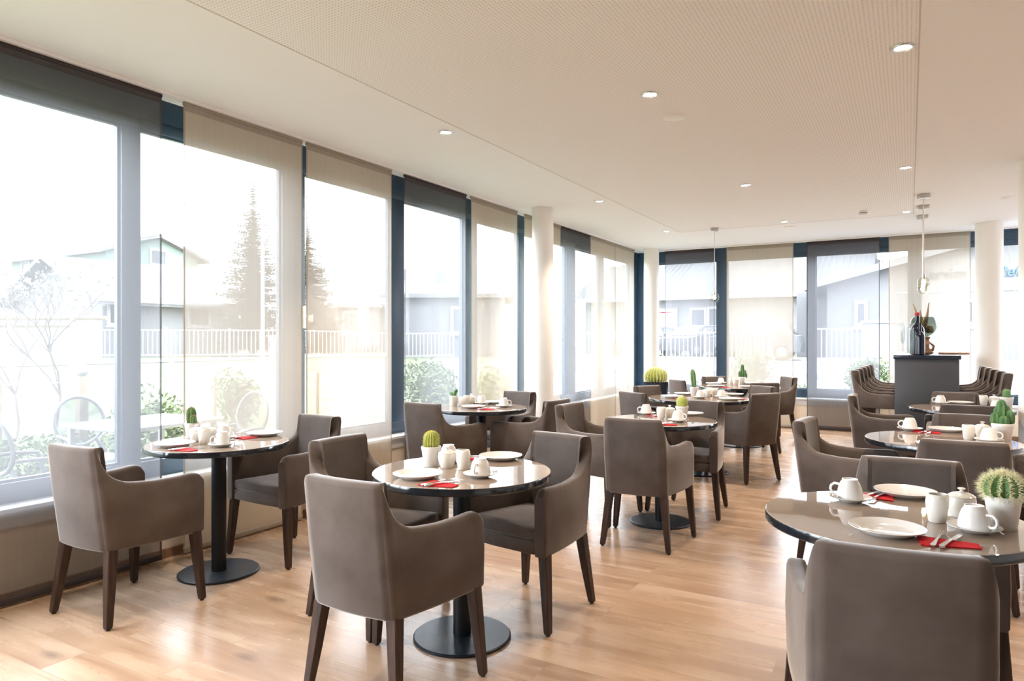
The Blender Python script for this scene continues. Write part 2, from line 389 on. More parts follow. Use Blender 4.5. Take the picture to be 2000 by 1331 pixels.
bk = [(-4.25, -3.98)] + [(onY(a, YB + .11), onY(b, YB + .11)) for a, b in ((1400, 1421), (1577, 1593), (1775, 1798))] + [(1.42, 1.58), (2.85, 3.0), (4.4, 4.6)]
for k in range(len(bk) - 1):
    window(len(mul) + k, bk[k][1], bk[k+1][0], bk[k+1][0], bk[k+1][1], 'B')
b = N(); box(b, -4.45, -3.98, YB + .11, YB + .3, .46, CEIL); struct('trim_4', b, M['navy'])     # corner post

# round columns
for (x, y, r, lab) in ((-3.79, 7.28, .128, 'white round column by the long window wall, halfway along'), (-3.85, 11.45, .128, 'white round column in the far corner behind the barrel cactus'),
                       (.93, 11.22, .16, 'white round column at the street windows behind the bar'), (1.0, 7.5, .165, 'white round column beside the table with the oval cactus')):
    b = N(); lathe(b, [(r, 0), (r, CEIL)], 48, x, y)
    o = obj('column', b, M['column']); o['kind'] = 'structure'; o['label'] = lab; o['category'] = 'column'

# curtain tracks
b = N(); bbox(b, -4.13, -4.06, -1.3, YB - .03, CEIL - .022, CEIL, .003); struct('trim_5', b, M['rail'])
b = N(); bbox(b, -4.0, 1.5, 11.69, 11.76, CEIL - .022, CEIL, .003); struct('trim_6', b, M['rail'])

# ------------------------------------------------------------------ sheer panel curtains
def curtain(u0, u1, side, dark, amp, label, seed):
    r = random.Random(seed); cu = thing('panel_curtain', label, 'curtain', group='sheer panel curtains')
    w = u1 - u0; top = CEIL - .024; bot = .025
    nx = 56; ph = [r.uniform(0, 6.28) for _ in range(4)]; fr = [r.uniform(5, 9), r.uniform(11, 17), r.uniform(22, 30), 2.0]
    def off(t, z):
        k = amp * (1 - .55 * max(0, (z - 2.2) / .8))
        return k * (.5 * math.sin(fr[0] * t * w + ph[0]) + .35 * math.sin(fr[1] * t * w + ph[1] + .1 * z) + .3 * math.sin(fr[2] * t * w + ph[2]))
    def P(t, z, e=0):
        u = u0 + w * t; d = off(t, z) + e
        return (-4.095 + d, u, z) if side == 'L' else (u, 11.725 - d, z)
    zs = [bot + (top - bot) * i / 10 for i in range(11)]
    b = N(); g = [[b.verts.new(P(i / nx, z)) for i in range(nx + 1)] for z in zs]
    for A, B in zip(g, g[1:]):
        for i in range(nx): b.faces.new((A[i], A[i+1], B[i+1], B[i]))
    obj('sheer_fabric', b, M['sheer_dark' if dark else 'sheer_light'], cu, angle=180)
    hm = M['hem_dark' if dark else 'hem_light']
    for t0, t1 in ((0, .012), (.988, 1)):
        b = N(); g = [[b.verts.new(P(t, z, .0015)) for t in (t0, t1)] for z in zs]
        for A, B in zip(g, g[1:]): b.faces.new((A[0], A[1], B[1], B[0]))
        obj('side_hem', b, hm, cu, angle=180)
    b = N(); g = [[b.verts.new(P(i / nx, z, .002)) for i in range(nx + 1)] for z in (top - .055, top)]
    for i in range(nx): b.faces.new((g[0][i], g[0][i+1], g[1][i+1], g[1][i]))
    obj('top_hem', b, hm, cu, angle=180)
    b = N()
    if side == 'L': bbox(b, -4.104, -4.086, u0, u1, .012, .045, .003)
    else: bbox(b, u0, u1, 11.716, 11.734, .012, .045, .003)
    obj('weight_bar', b, M['hem_dark' if dark else 'hem_light'], cu)
    b = N()
    if side == 'L': bbox(b, -4.106, -4.084, u0, u1, top - .02, top + .001, .002)
    else: bbox(b, u0, u1, 11.714, 11.736, top - .02, top + .001, .002)
    obj('head_rail', b, hm, cu)
L_ = [(1.56, 2.645, 1, .004, 'dark grey sheer curtain panel behind the chair nearest the left window'),
      (2.797, 3.806, 0, .005, 'beige sheer curtain panel behind the table with the two-stem cactus'),
      (3.848, 4.872, 0, .005, 'beige sheer curtain panel between the window handle and the navy mullion'),
      (5.053, 6.09, 1, .011, 'dark grey pleated sheer panel behind the table with the tiny lobed cactus'),
      (6.18, 7.19, 0, .011, 'beige pleated sheer panel just before the first round column, window side'),
      (7.38, 8.385, 0, .010, 'beige sheer panel half hidden behind the halfway round column'),
      (8.392, 9.383, 1, .011, 'dark grey pleated sheer panel beyond the halfway column on the long window wall'),
      (9.39, 10.362, 0, .012, 'beige pleated sheer panel touching the far dark grey panel on the long window wall'),
      (10.366, 11.26, 0, .012, 'beige pleated sheer panel at the corner end of the long window wall')]
for i, (a, c, d, am, lab) in enumerate(L_): curtain(a, c, 'L', d, am, lab, i)
B_ = [(-3.70, -2.845, 1, .004, 'dark grey sheer panel on the street windows beside the corner column'),
      (-2.645, -1.60, 0, .004, 'beige sheer panel on the street windows behind the farthest table'),
      (-1.40, -.385, 1, .004, 'dark grey sheer panel on the street windows left of the bar'),
      (-.268, .755, 0, .004, 'beige sheer panel on the street windows behind the bar bottles')]
for i, (a, c, d, am, lab) in enumerate(B_): curtain(a, c, 'B', d, am, lab, 20 + i)

# ------------------------------------------------------------------ ceiling lamps and fittings
def spot(parent, loc, power, blend=.6, ang=95):
    L = bpy.data.lights.new('halogen', 'SPOT'); L.energy = power; L.color = (1, .82, .65); L.spot_size = math.radians(ang); L.spot_blend = blend; L.shadow_soft_size = .04
    o = bpy.data.objects.new('halogen', L); C.objects.link(o); o.parent = parent; o.location = loc
SPOT_W = 55
def downlight(x, y, label, lit=True, vis=True):
    t = thing('recessed_downlight', label, 'ceiling light', (x, y, CEIL), 0, 'recessed downlights')
    b = N(); lathe(b, [(.058, -.001), (.056, -.006), (.044, -.007), (.040, .0), (.036, .004)], 28); obj('trim_ring', b, M['chrome'] if lit else M['plastic'], t)
    b = N(); lathe(b, [(0, -.004), (.022, -.0035), (.037, -.002)], 24); obj('lamp', b, M['halogen'] if lit else M['plastic'], t)
    if lit: spot(t, (0, 0, -.02), SPOT_W)
rows = ((4.25, 'row nearest the camera'), (7.22, 'middle row'), (9.7, 'far row'))
cols = ((-3.04, 'window side'), (-1.44, 'in the middle'), (-.03, 'on the right edge of the perforated ceiling'))
for y, rn in rows:
    for x, cn in cols: downlight(x, y, 'lit recessed downlight, %s, %s' % (rn, cn))
downlight(.925, 9.29, 'unlit white recessed downlight near the right column', False)
for x, y in ((-1.44, 1.3), (-3.04, 1.3), (1.4, 4.25), (2.9, 5.5), (2.9, 7.2)): downlight(x, y, 'lit recessed downlight added out of view for brightness, near and right side of the room')  # right-hand ones added unseen to brighten the ceiling there; near ones continue the grid
t = thing('ceiling_speaker', 'flat round white disc on the perforated ceiling by the nearest middle downlight', 'speaker', (-1.431, 4.763, CEIL))
b = N(); lathe(b, [(.0, -.014), (.06, -.013), (.075, -.009), (.08, 0)], 32); obj('cover', b, M['plastic'], t)
t = thing('ceiling_speaker', 'flat round white disc on the ceiling near the street windows', 'speaker', (-1.432, 10.167, CEIL))
b = N(); lathe(b, [(.0, -.012), (.06, -.011), (.075, -.008), (.08, 0)], 32); obj('cover', b, M['plastic'], t)
t = thing('smoke_detector', 'small white smoke detector on the perforated ceiling near the bar', 'smoke detector', (-.485, 9.37, CEIL))
b = N(); lathe(b, [(.05, 0), (.05, -.018), (.044, -.022), (.044, -.045), (.03, -.055), (0, -.055)], 28); obj('housing', b, M['plastic'], t)
b = N(); lathe(b, [(.0465, -.026), (.0465, -.033)], 28); obj('sensor_slot', b, M['grey'], t)

def pendant(x, y, zb, label):
    t = thing('pendant_lamp', label, 'pendant lamp', (x, y, CEIL), .3, 'glass globe pendant lamps')
    b = N(); bbox(b, -.050, .050, -.050, .050, -.045, 0, .003); obj('ceiling_canopy', b, M['chrome'], t)
    h = zb - CEIL
    b = N(); tube(b, [(0, 0, -.045), (0, 0, h + .075)], .0045); obj('cable', b, M['plastic'], t)
    b = N(); lathe(b, [(.0, h + .085), (.016, h + .085), (.018, h + .03), (.012, h + .025), (0, h + .025)], 16); obj('lamp_holder', b, M['chrome'], t)
    b = N(); R_ = .062; lathe(b, [(R_ * math.sin(a), h + R_ * math.cos(a)) for a in [.25 + i * (PI - .25) / 16 for i in range(17)]], 24); obj('glass_globe', b, M['globe'], t, angle=180)
    b = N(); lathe(b, [(.008, h + .026), (.019, h + .008), (.021, h - .006), (.014, h - .022), (0, h - .027)], 16); bu = obj('bulb', b, M['bulb'], t)
    L = bpy.data.lights.new('bulb_light', 'POINT'); L.energy = 6; L.color = (1, .75, .45); L.shadow_soft_size = .02
    o = bpy.data.objects.new('bulb_light', L); C.objects.link(o); o.parent = t; o.location = (0, 0, h)
pendant(-2.37, 9.77, 2.005, 'single glass globe pendant lamp above the farthest table')
pendant(.135, 8.65, 2.03, 'glass globe pendant above the bar, nearest of its row of three')
pendant(.14, 9.37, 2.04, 'glass globe pendant above the bar, middle of its row of three')
pendant(.145, 10.09, 2.05, 'glass globe pendant above the bar, farthest of its row of three')

# ------------------------------------------------------------------ armchairs
def chair_shell(zb, zt, dip, front, rec=.063, wr=.214, wf=.286, yr=-.253, yf=.226, t_back=.072, t_arm=.062):
    """one upholstered wrap: back and both arms, swept along a U in plan"""
    half = []
    for i in range(10):
        x = (wr - .035) * i / 9; half.append((x, yr - .022 * (1 - (x / wr) ** 2)))
    for i in range(1, 8):
        a = PI / 2 * i / 8; half.append((wr - .035 + .035 * math.sin(a), yr + .035 - .035 * math.cos(a)))
    n = 34
    for i in range(n + 1):
        u = (i / n); u = u ** 1.25
        half.append((wr + (wf - wr) * u + .010 * math.sin(PI * u), yr + .037 + (yf - yr - .037) * u))
    path = [(-x, y) for x, y in half[:0:-1]] + half
    span = zt - zb
    prof = [(-.30, 1.0), (-.25, 1.0), (-.242, .93), (-.232, .862), (-.222, .815), (-.206, .75), (-.19, .707), (-.165, .672), (-.14, .645), (-.11, .633), (-.02, .617), (.09, .619), (.16, .627), (.19, .622), (.208, .608), (.220, .585), (.226, .562)]
    kd = (dip - zb) / span / .606
    def top(y):
        for (a, h), (c, g) in zip(prof, prof[1:]):
            if y <= c:
                k = (y - a) / (c - a); q = h + (g - h) * k; break
        else: q = prof[-1][1]
        q = q if q > .7 else q
        return zb + span * (1 - (1 - q) * (1 - kd * .606) / (1 - .606))
    bm = N(); rings = []
    m = len(path)
    for i, (x, y) in enumerate(path):
        x0, y0 = path[max(i - 1, 0)]; x1, y1 = path[min(i + 1, m - 1)]
        tx, ty = x1 - x0, y1 - y0; l = math.hypot(tx, ty); nx, ny = ty / l, -tx / l     # outward
        th = t_arm + (t_back - t_arm) * max(0, min(1, (-.10 - y) / .12))
        h = top(y)
        # slimmer at the very top of the back
        r = .020
        sec = [(0, zb + .012), (-.010, zb), (-th + .004, zb), (-th, zb + .10), (-th, h - r * 1.1), (-th + r * .3, h - r * .3), (-th + r, h), (-r * .8, h), (-r * .25, h - r * .25), (0, h - r), (.003, zb + (h - zb) * .55)]
        ring = []
        for o, z in sec:
            k = max(0, min(1, (.10 - y) / .35)); k = k * k * (3 - 2 * k)
            sh = -rec * ((z - zb) / span) * k
            if o <= -th + .005 and z > zb + .15 * span: sh += 0
            ring.append(bm.verts.new((x + nx * o, y + ny * o + sh, z)))
        rings.append(ring)
    # rounded arm fronts
    def cap(ring, sgn):
        c = sum((v.co for v in ring), Vector()) / len(ring)
        prev = ring
        for k, (s, dy) in enumerate(((.97, .004), (.90, .007), (.78, .008))):
            nr = [bm.verts.new((c.x + (v.co.x - c.x) * (s if k else .95), v.co.y + dy * .9, c.z + (v.co.z - c.z) * (1 - (1 - s) * .22))) for v in ring]
            for i in range(len(ring)):
                j = (i + 1) % len(ring); bm.faces.new((prev[i], prev[j], nr[j], nr[i]))
            prev = nr
        bm.faces.new(prev)
    for A, B in zip(rings, rings[1:]):
        for i in range(len(A)):
            j = (i + 1) % len(A); bm.faces.new((A[i], A[j], B[j], B[i]))
    cap(rings[0], -1); cap(rings[-1], 1)
    return bm
def slab(bm, pts_f, z0, z1, crown=0, r=.02):
    """soft cushion over a trapezoid (front half width, rear half width, y front, y rear)"""
    wf, wr, yf, yr = pts_f; n = 12
    def g(u, v): # -1..1
        y = yr + (yf - yr) * (v + 1) / 2; w = wr + (wf - wr) * (v + 1) / 2
        return u * w, y + (.012 * (1 - u * u) if v > .9 else 0)
    lay = []
    for s, z in ((1 - r / .2 * .6, z0), (1, z0 + r * .6), (1.0, z1 - r), (1 - r / .2 * .25, z1 - r * .3), (1 - r / .2 * .8, z1)):
        lay.append([[bm.verts.new((*g(s * (2 * i / n - 1), s * (2 * j / n - 1)), z + (crown * (1 - (2 * i / n - 1) ** 2) * (1 - (2 * j / n - 1) ** 2) if z >= z1 else 0))) for i in range(n + 1)] for j in range(n + 1)])
    def ringof(G): return [G[0][i] for i in range(n)] + [G[j][n] for j in range(n)] + [G[n][n - i] for i in range(n)] + [G[n - j][0] for j in range(n)]
    R_ = [ringof(G) for G in lay]
    for A, B in zip(R_, R_[1:]):
        for i in range(len(A)):
            j = (i + 1) % len(A); bm.faces.new((A[i], A[j], B[j], B[i]))
    for G in (lay[0], lay[-1]):
        for j in range(n):
            for i in range(n): bm.faces.new((G[j][i], G[j][i+1], G[j+1][i+1], G[j+1][i]))
    keep = set(v for f in bm.faces for v in f.verts)
    for v in [v for v in bm.verts if v not in keep]: bm.verts.remove(v)
def leg_bm(x0, y0, z0, x1, y1, a0, a1):
    """tapered square leg: top centre (x0,y0,z0) -> foot (x1,y1,0)"""
    b = N(); R_ = []
    for (x, y, z, a) in ((x0, y0, z0, a0), ((x0 + x1) / 2, (y0 + y1) / 2, z0 / 2, (a0 + a1) / 2 * 1.03), (x1, y1, .016, a1), (x1, y1, .008, a1 * .84)):
        R_.append([b.verts.new((x + sx * a - sx * c * .004, y + sy * a - sy * (1 - c) * .004, z)) for sx, sy, c in ((-1,-1,0),(-1,-1,1),(1,-1,1),(1,-1,0),(1,1,0),(1,1,1),(-1,1,1),(-1,1,0))])
    for A, B in zip(R_, R_[1:]):
        for i in range(8): b.faces.new((A[i], A[(i+1) % 8], B[(i+1) % 8], B[i]))
    b.faces.new(R_[0]); b.faces.new(R_[-1][::-1]); return b
def make_seat(name, label, cat, group, zb, zt, dip, cush):
    t = thing(name, label, cat, group=group)
    obj('back_and_arms', chair_shell(zb, zt, dip, 0), M['fabric'], t, angle=70)
    b = N(); slab(b, (.226, .150, .222, -.20), zb + .004, cush[0], 0, .008); obj('seat_base', b, M['fabric'], t, angle=60)
    b = N(); slab(b, (.222, .146, .224, -.19), cush[0] + .001, cush[1], .022, .02); obj('seat_cushion', b, M['fabric'], t, angle=60)
    for x, y, fx, fy, a0, a1 in ((.245, .194, .290, .213, .025, .0165), (.172, -.222, .226, -.262, .0255, .0165)):
        for s in (-1, 1):
            lg = obj('leg', leg_bm(s * (x + .012), y, zb + .01, s * fx, fy, a0, a1), M['leg'], t, angle=30)
            b = N(); lathe(b, [(0, 0), (.010, 0), (.011, .009), (0, .009)], 10, s * fx, fy); obj('foot_glide', b, M['glide'], lg)
    return t
arm0 = make_seat('armchair', '', 'chair', 'taupe velvet armchairs', .366, .881, .678, (.435, .497))
CH = [ # x, y, turn, label
 (-3.582, 2.139, 2.5, 'taupe armchair nearest the left window, back to the camera, at the two-stem cactus table'),
 (-3.561, 3.166, 177.5, 'taupe armchair facing the camera at the two-stem cactus table'),
 (-1.831, 2.204, -.4, 'taupe armchair with its back to the camera at the golden cactus table'),
 (-1.731, 3.155, 170.4, 'taupe armchair facing the camera on the far side of the golden cactus table'),
 (-2.368, 2.722, -91.8, 'taupe armchair on the window side of the golden cactus table'),
 (-1.602, 4.639, 3.3, 'taupe armchair with its back to the camera at the squat cactus table'),
 (-1.567, 5.636, 178.4, 'taupe armchair facing the camera at the squat cactus table'),
 (-2.135, 5.10, -94.4, 'taupe armchair on the window side of the squat cactus table'),
 (-3.482, 4.853, -4.1, 'taupe armchair with its back to the camera at the tiny lobed cactus table'),
 (-3.477, 5.815, 174.0, 'taupe armchair facing the camera at the tiny lobed cactus table'),
 (-2.955, 5.418, 85.5, 'taupe armchair turned to the windows, room side of the tiny lobed cactus table'),
 (-1.469, 7.214, 58.1, 'taupe armchair turned away from the bar at the slender cactus table, nearest of four'),
 (-1.617, 7.969, 143.3, 'taupe armchair at the slender cactus table, far side towards the bar'),
 (-2.258, 6.813, -31.0, 'taupe armchair at the slender cactus table, back to the camera on the window side'),
 (-2.353, 7.475, -117.3, 'taupe armchair at the slender cactus table, in front of the black planter'),
 (-2.448, 9.14, -46.9, 'taupe armchair beside the black planter at the farthest table'),
 (-2.23, 9.86, -132.1, 'taupe armchair against the street window mullion at the farthest table'),
 (-1.73, 9.05, 41.3, 'taupe armchair with its back to the camera at the farthest table'),
 (-1.714, 10.27, 126.6, 'taupe armchair on the bar side of the farthest table, against the street windows'),
 (-.051, 2.25, 5.3, 'large foreground taupe armchair cut by the picture edge, at the round spiny cactus table'),
 (.014, 3.191, 182.2, 'taupe armchair facing the camera across the round spiny cactus table'),
 (-.314, 4.872, -97.0, 'taupe armchair on the aisle side of the clustered cactus table'),
 (.235, 4.539, 1.3, 'taupe armchair with its back to the camera at the clustered cactus table'),
 (.345, 5.48, 180, 'taupe armchair facing the camera across the clustered cactus table'),
 (-.181, 7.337, -90, 'taupe armchair on the aisle side of the oval cactus table'),
 (.415, 6.887, 0, 'taupe armchair with its back to the camera at the oval cactus table'),
 (.404, 7.877, 181.3, 'taupe armchair against the bar end, facing the camera at the oval cactus table'),
]
for i, (x, y, a, lab) in enumerate(CH):
    if i == 0:
        arm0.location = (x, y, 0); arm0.rotation_euler.z = math.radians(a); arm0['label'] = lab
    else: dup(arm0, (x, y, 0), math.radians(a), lab)
st0 = make_seat('bar_stool', '', 'bar stool', 'upholstered bar stools', .655, 1.065, .80, (.715, .775))
for ch in list(st0.children):
    if ch.name.startswith('leg'): ch.scale.z = 1.0
for s in (-1, 1):
    b = N(); tube(b, [(s * .27, .19, .30), (s * .225, -.245, .30)], .011, 8); obj('footrest_bar', b, M['chrome'], st0)
b = N(); tube(b, [(-.272, .205, .22), (.272, .205, .22)], .012, 8); obj('footrest_bar', b, M['chrome'], st0)
st0.scale = (.82, 1, 1)
ordn = ('nearest', 'second', 'third', 'fourth', 'farthest')
first = True
for side in (-1, 1):
    for k in range(5):
        y = 8.70 + .512 * k
        x = (-.245 + .05 * (k / 4)) if side < 0 else (.59 - .04 * (k / 4))
        lab = 'tall taupe bar stool on the %s side of the bar, %s of its row' % ('window' if side < 0 else 'column', ordn[k])
        if first: st0.location = (x, y, 0); st0.rotation_euler.z = -PI / 2; st0['label'] = lab; first = False
        else: dup(st0, (x, y, 0), -PI / 2 if side < 0 else PI / 2, lab)

# ------------------------------------------------------------------ pedestal tables
TZ = .787
TB = {}
def table(key, x, y, r, label):
    t = thing('pedestal_table', label, 'table', (x, y, 0), 0, 'round pedestal tables')
    b = N(); lathe(b, [(0, TZ), (r - .004, TZ), (r - .001, TZ - .0015)], 96); obj('glass_top', b, M['top'], t, angle=25)
    b = N(); lathe(b, [(r - .001, TZ - .0015), (r, TZ - .004), (r, TZ - .030), (r - .004, TZ - .034), (0, TZ - .034)], 96); obj('edge_band', b, M['edge'], t, angle=25)
    b = N(); lathe(b, [(0, .012), (.0425 * 1.0, .012), (.0425, TZ - .05), (.10, TZ - .048), (.10, TZ - .034), (0, TZ - .034)], 32); obj('post', b, M['post'], t)
    R_ = .23 if r < .5 else .30
    b = N(); lathe(b, [(0, 0), (R_ - .002, 0), (R_, .004), (R_, .010), (R_ - .006, .014), (.05, .0145), (0, .0145)], 72); obj('base_plate', b, M['basep'], t, angle=30)
    TB[key] = (x, y, t)
TL = {'A': 'two-stem cactus table', 'B': 'golden cactus table', 'D': 'tiny lobed cactus table', 'E': 'squat cactus table',
      'F': 'slender cactus table', 'G': 'farthest table', 'H': 'round spiny cactus table', 'I': 'clustered cactus table', 'J': 'oval cactus table'}
for k, x, y, r in (('A', -3.61, 2.70, .405), ('B', -1.83, 2.69, .42), ('D', -3.40, 5.31, .42), ('E', -1.66, 5.15, .42), ('F', -1.95, 7.34, .53), ('G', -1.98, 9.5, .53), ('H', -.045, 2.72, .42), ('I', .17, 5.0, .42), ('J', .40, 7.4, .41)):
    table(k, x, y, r, 'round taupe glass-topped pedestal table: the ' + TL[k])

# ------------------------------------------------------------------ bar with bottles
t = thing('bar_counter', 'anthracite bar counter with black top in front of the street windows', 'bar', (0, 0, 0))
for y in (8.30, 11.0): b = N(); bbox(b, -.135, .44, y, y + .06, 0, 1.205, .004); obj('end_panel', b, M['bar'], t)
b = N(); bbox(b, .11, .20, 8.361, 10.999, 0, 1.205, .004); obj('core_panel', b, M['bar'], t)
b = N(); bbox(b, -.145, .455, 8.28, 11.08, 1.206, 1.247, .004); obj('counter_top', b, M['bartop'], t)
BZ = 1.2475
def bottle(name, x, y, r, h, label, cap):
    t = thing(name, label, 'bottle', (x, y, BZ))
    b = N(); lathe(b, [(0, .004), (r * .8, 0), (r, .006), (r, h * .56), (r * .96, h * .61), (r * .72, h * .68), (r * .34, h * .74), (r * .30, h * .80), (r * .27, h * .95), (r * .33, h * .955), (r * .33, h * .97), (r * .27, h * .975)] + ([] if cap else [(r * .27, h), (0, h)]), 32); obj('body', b, M['bottle'], t)
    if cap:
        b = N(); lathe(b, [(r * .34, h * .925), (r * .36, h * .93), (r * .38, h * .96), (r * .38, h), (r * .2, h * 1.004), (0, h * 1.004)], 24); obj('capsule', b, M['capsule'], t)['label'] = 'red capsule'
    return t
bottle('wine_bottle', .075, 8.60, .068, .455, 'oversized dark wine bottle with a red capsule on the bar', True)
bottle('wine_bottle', .098, 8.42, .046, .335, 'small dark bottle without capsule standing in front on the bar', False)
t = thing('glass_cylinder', 'narrow clear glass cylinder beside the dark bottles on the bar', 'vase', (.010, 8.50, BZ))
b = N(); lathe(b, [(0, .004), (.030, .004), (.0305, .29), (.034, .29), (.034, 0), (0, 0)], 28); obj('glass_wall', b, M['clear'], t, angle=50)
t = thing('champagne_flute', 'tall thin clear glass at the window end of the bar top', 'glass', (-.06, 8.45, BZ))
b = N(); lathe(b, [(0, 0), (.032, .001), (.033, .004), (.006, .008), (.004, .10), (.006, .11), (.020, .15), (.024, .22), (.022, .34), (.0205, .34), (.0225, .22), (.018, .15), (0, .115)], 24); obj('bowl_and_stem', b, M['clear'], t, angle=60)
# gnarled root carrying a glass bowl with dry pods
rx, ry = .135, 8.92
t = thing('driftwood_stand', 'gnarled reddish root stand under the glass bowl on the bar', 'stand', (rx, ry, BZ))
b = N()
lathe(b, [(0, 0), (.075, 0), (.085, .02), (.058, .05), (.05, .08), (.072, .11), (.068, .13), (.045, .16), (.052, .185), (.04, .195), (0, .195)], 20)
rr = random.Random(3)
for v in b.verts: v.co += Vector((rr.uniform(-1, 1), rr.uniform(-1, 1), 0)) * .010 + Vector((.014 * math.sin(v.co.z * 40), .012 * math.cos(v.co.z * 33), 0))
tube(b, [(.03, .03, .02), (.09, .02, .05), (.10, 0, .09), (.06, -.01, .13)], [.018, .016, .013, .008], 8); tube(b, [(-.03, -.03, .03), (-.08, -.03, .06), (-.09, -.01, .12), (-.05, 0, .17)], [.016, .014, .012, .008], 8)
obj('root', b, M['drift'], t)
t = thing('glass_bowl', 'round grey-green glass bowl of dry pods on the root stand', 'bowl', (rx, ry, BZ + .193))
b = N(); R_ = .135; lathe(b, [(R_ * math.sin(a), .13 - .13 * math.cos(a)) for a in [i * 2.35 / 18 for i in range(19)]], 36); obj('bowl', b, M['smoke'], t, angle=180)
b = N(); rr = random.Random(5)
for i in range(60):
    a = rr.uniform(0, 6.28); q = .085 * math.sqrt(rr.random()); z = .05 + rr.uniform(0, .06) + (.085 - q) * .2
    sphere(b, (q * math.cos(a), q * math.sin(a), z), rr.uniform(.014, .022), 1, rr.uniform(.7, 1), rr.uniform(.6, .9), 8, 6)
o = obj('dry_pods', b, M['dry'], t); o['kind'] = 'stuff'
for (dx, dy, h, tx) in ((-.03, 0, .37, -.07), (.03, .01, .38, .025), (0, -.02, .30, .05), (-.01, .02, .30, -.02)):
    b = N(); tube(b, [(dx * .5, dy, .07), (dx, dy, .16), (dx + tx * .5, dy, h * .75), (dx + tx, dy, h)], [.010, .017, .010, .005], 8); obj('dry_stalk', b, M['dry'], t)
t = thing('driftwood_board', 'flat reddish wooden board lying on the bar top, overhanging the column side', 'board', (.45, 8.95, BZ))
b = N(); prism(b, [(-.17, -.12), (-.05, -.17), (.06, -.13), (.11, -.08), (.12, .0), (.07, .10), (-.06, .14), (-.17, .10)], .0, .020); bmesh.ops.bevel(b, geom=b.edges[:], offset=.004, segments=1, affect='EDGES'); obj('board', b, M['drift'], t, angle=30)

# ------------------------------------------------------------------ cacti
def cactus_body(b, h, r, ribs, depth, cx=0, cy=0, z0=0, lean=(0, 0), shape=None, nz=18, na=None):
    na = na or ribs * 4; rings = []
    shape = shape or (lambda u: math.sqrt(max(0, 1 - (2 * u - 1) ** 4)) * (.86 + .14 * math.sin(PI * u)))
    tips = []
    for j in range(nz + 1):
        u = j / nz; u2 = .5 - .5 * math.cos(PI * u) if nz > 8 else u
        rad = max(r * shape(u2), .0008); ring = []
        for i in range(na):
            a = 2 * PI * i / na; k = 1 - depth * (.5 - .5 * math.cos(ribs * a)) if ribs else 1
            ring.append(b.verts.new((cx + lean[0] * u2 + rad * k * math.cos(a), cy + lean[1] * u2 + rad * k * math.sin(a), z0 + h * u2)))
        rings.append(ring)
        if ribs:
            for q in range(ribs):
                a = 2 * PI * q / ribs
                tips.append((Vector((cx + lean[0] * u2 + rad * math.cos(a), cy + lean[1] * u2 + rad * math.sin(a), z0 + h * u2)), Vector((math.cos(a), math.sin(a), (u2 - .45) * 1.6)).normalized()))
    for A, B in zip(rings, rings[1:]):
        for i in range(na):
            f = b.faces.new((A[i], A[(i+1) % na], B[(i+1) % na], B[i]))
    b.faces.new(rings[0][::-1]); b.faces.new(rings[-1]); return tips
def spines(b, tips, n, ln, w, seed=1, spread=.8):
    r = random.Random(seed)
    for p, d in tips:
        for _ in range(n):
            v = (d + Vector((r.uniform(-1, 1), r.uniform(-1, 1), r.uniform(-1, 1))) * spread).normalized() * ln * r.uniform(.6, 1.2)
            s = v.cross(Vector((r.uniform(-1, 1), r.uniform(-1, 1), r.uniform(-1, 1)))).normalized() * w; s2 = s.cross(v.normalized())
            q = p - v * .08
            a_ = [b.verts.new(q + s), b.verts.new(q - s * .5 + s2 * .87), b.verts.new(q - s * .5 - s2 * .87)]; e = b.verts.new(p + v)
            for i in range(3): b.faces.new((a_[i], a_[(i+1) % 3], e))
def pot(key, p, rt, h, label):
    t = thing('potted_cactus', label, 'potted cactus', (p.x, p.y, TZ), 0, 'potted cacti on the tables')
    b = N(); rb = rt * .74
    lathe(b, [(0, 0), (rb - .003, 0), (rb, .003), (rt * .97, h * .86), (rt, h * .865), (rt, h - .002), (rt - .002, h), (rt - .005, h), (rt - .006, h * .86), (rb * .95, h * .5), (0, h * .5)], 40); obj('pot', b, M['pot'], t)
    b = N(); lathe(b, [(0, h * .89), (rt * .5, h * .885), (rt - .006, h * .87)], 24); obj('soil', b, M['soil'], t)
    return t, h * .87
def plant(t, z, parts, bm_mat, sp_mat, n, ln, w, spread=.8, seed=1):
    sb = N() if n else None
    for prm in parts:
        b = N(); tips = cactus_body(b, **{**prm, 'z0': z + prm.get('z0', 0)}); obj('stem', b, bm_mat, t)
        if n: spines(sb, tips, n, ln, w, seed, spread)
    if n:
        o = obj('spines', sb, sp_mat, t, smooth=False); o['kind'] = 'stuff'
ball = lambda u: math.sqrt(max(0, 1 - (2 * u - 1) ** 2))
t, z = pot('A', on(376, 856.5, TZ), .047, .098, 'white pot with a two-stem ribbed green cactus, window side table')
plant(t, z - .006, [dict(h=.115, r=.030, ribs=10, depth=.28, cx=-.012), dict(h=.068, r=.021, ribs=9, depth=.28, cx=.026, cy=-.012)], M['cactus'], M['spine_b'], 3, .008, .0006)
t, z = pot('B', on(842, 911, TZ), .048, .098, 'white pot with a golden bristly oblong cactus, front table')
plant(t, z - .006, [dict(h=.090, r=.037, ribs=18, depth=.14, lean=(.003, 0))], M['cactus_y'], M['spine_y'], 5, .009, .0005, .7)
t, z = pot('D', on(886, 793.5, TZ), .044, .098, 'white pot with a tiny lobed green cactus, beside the long window wall')
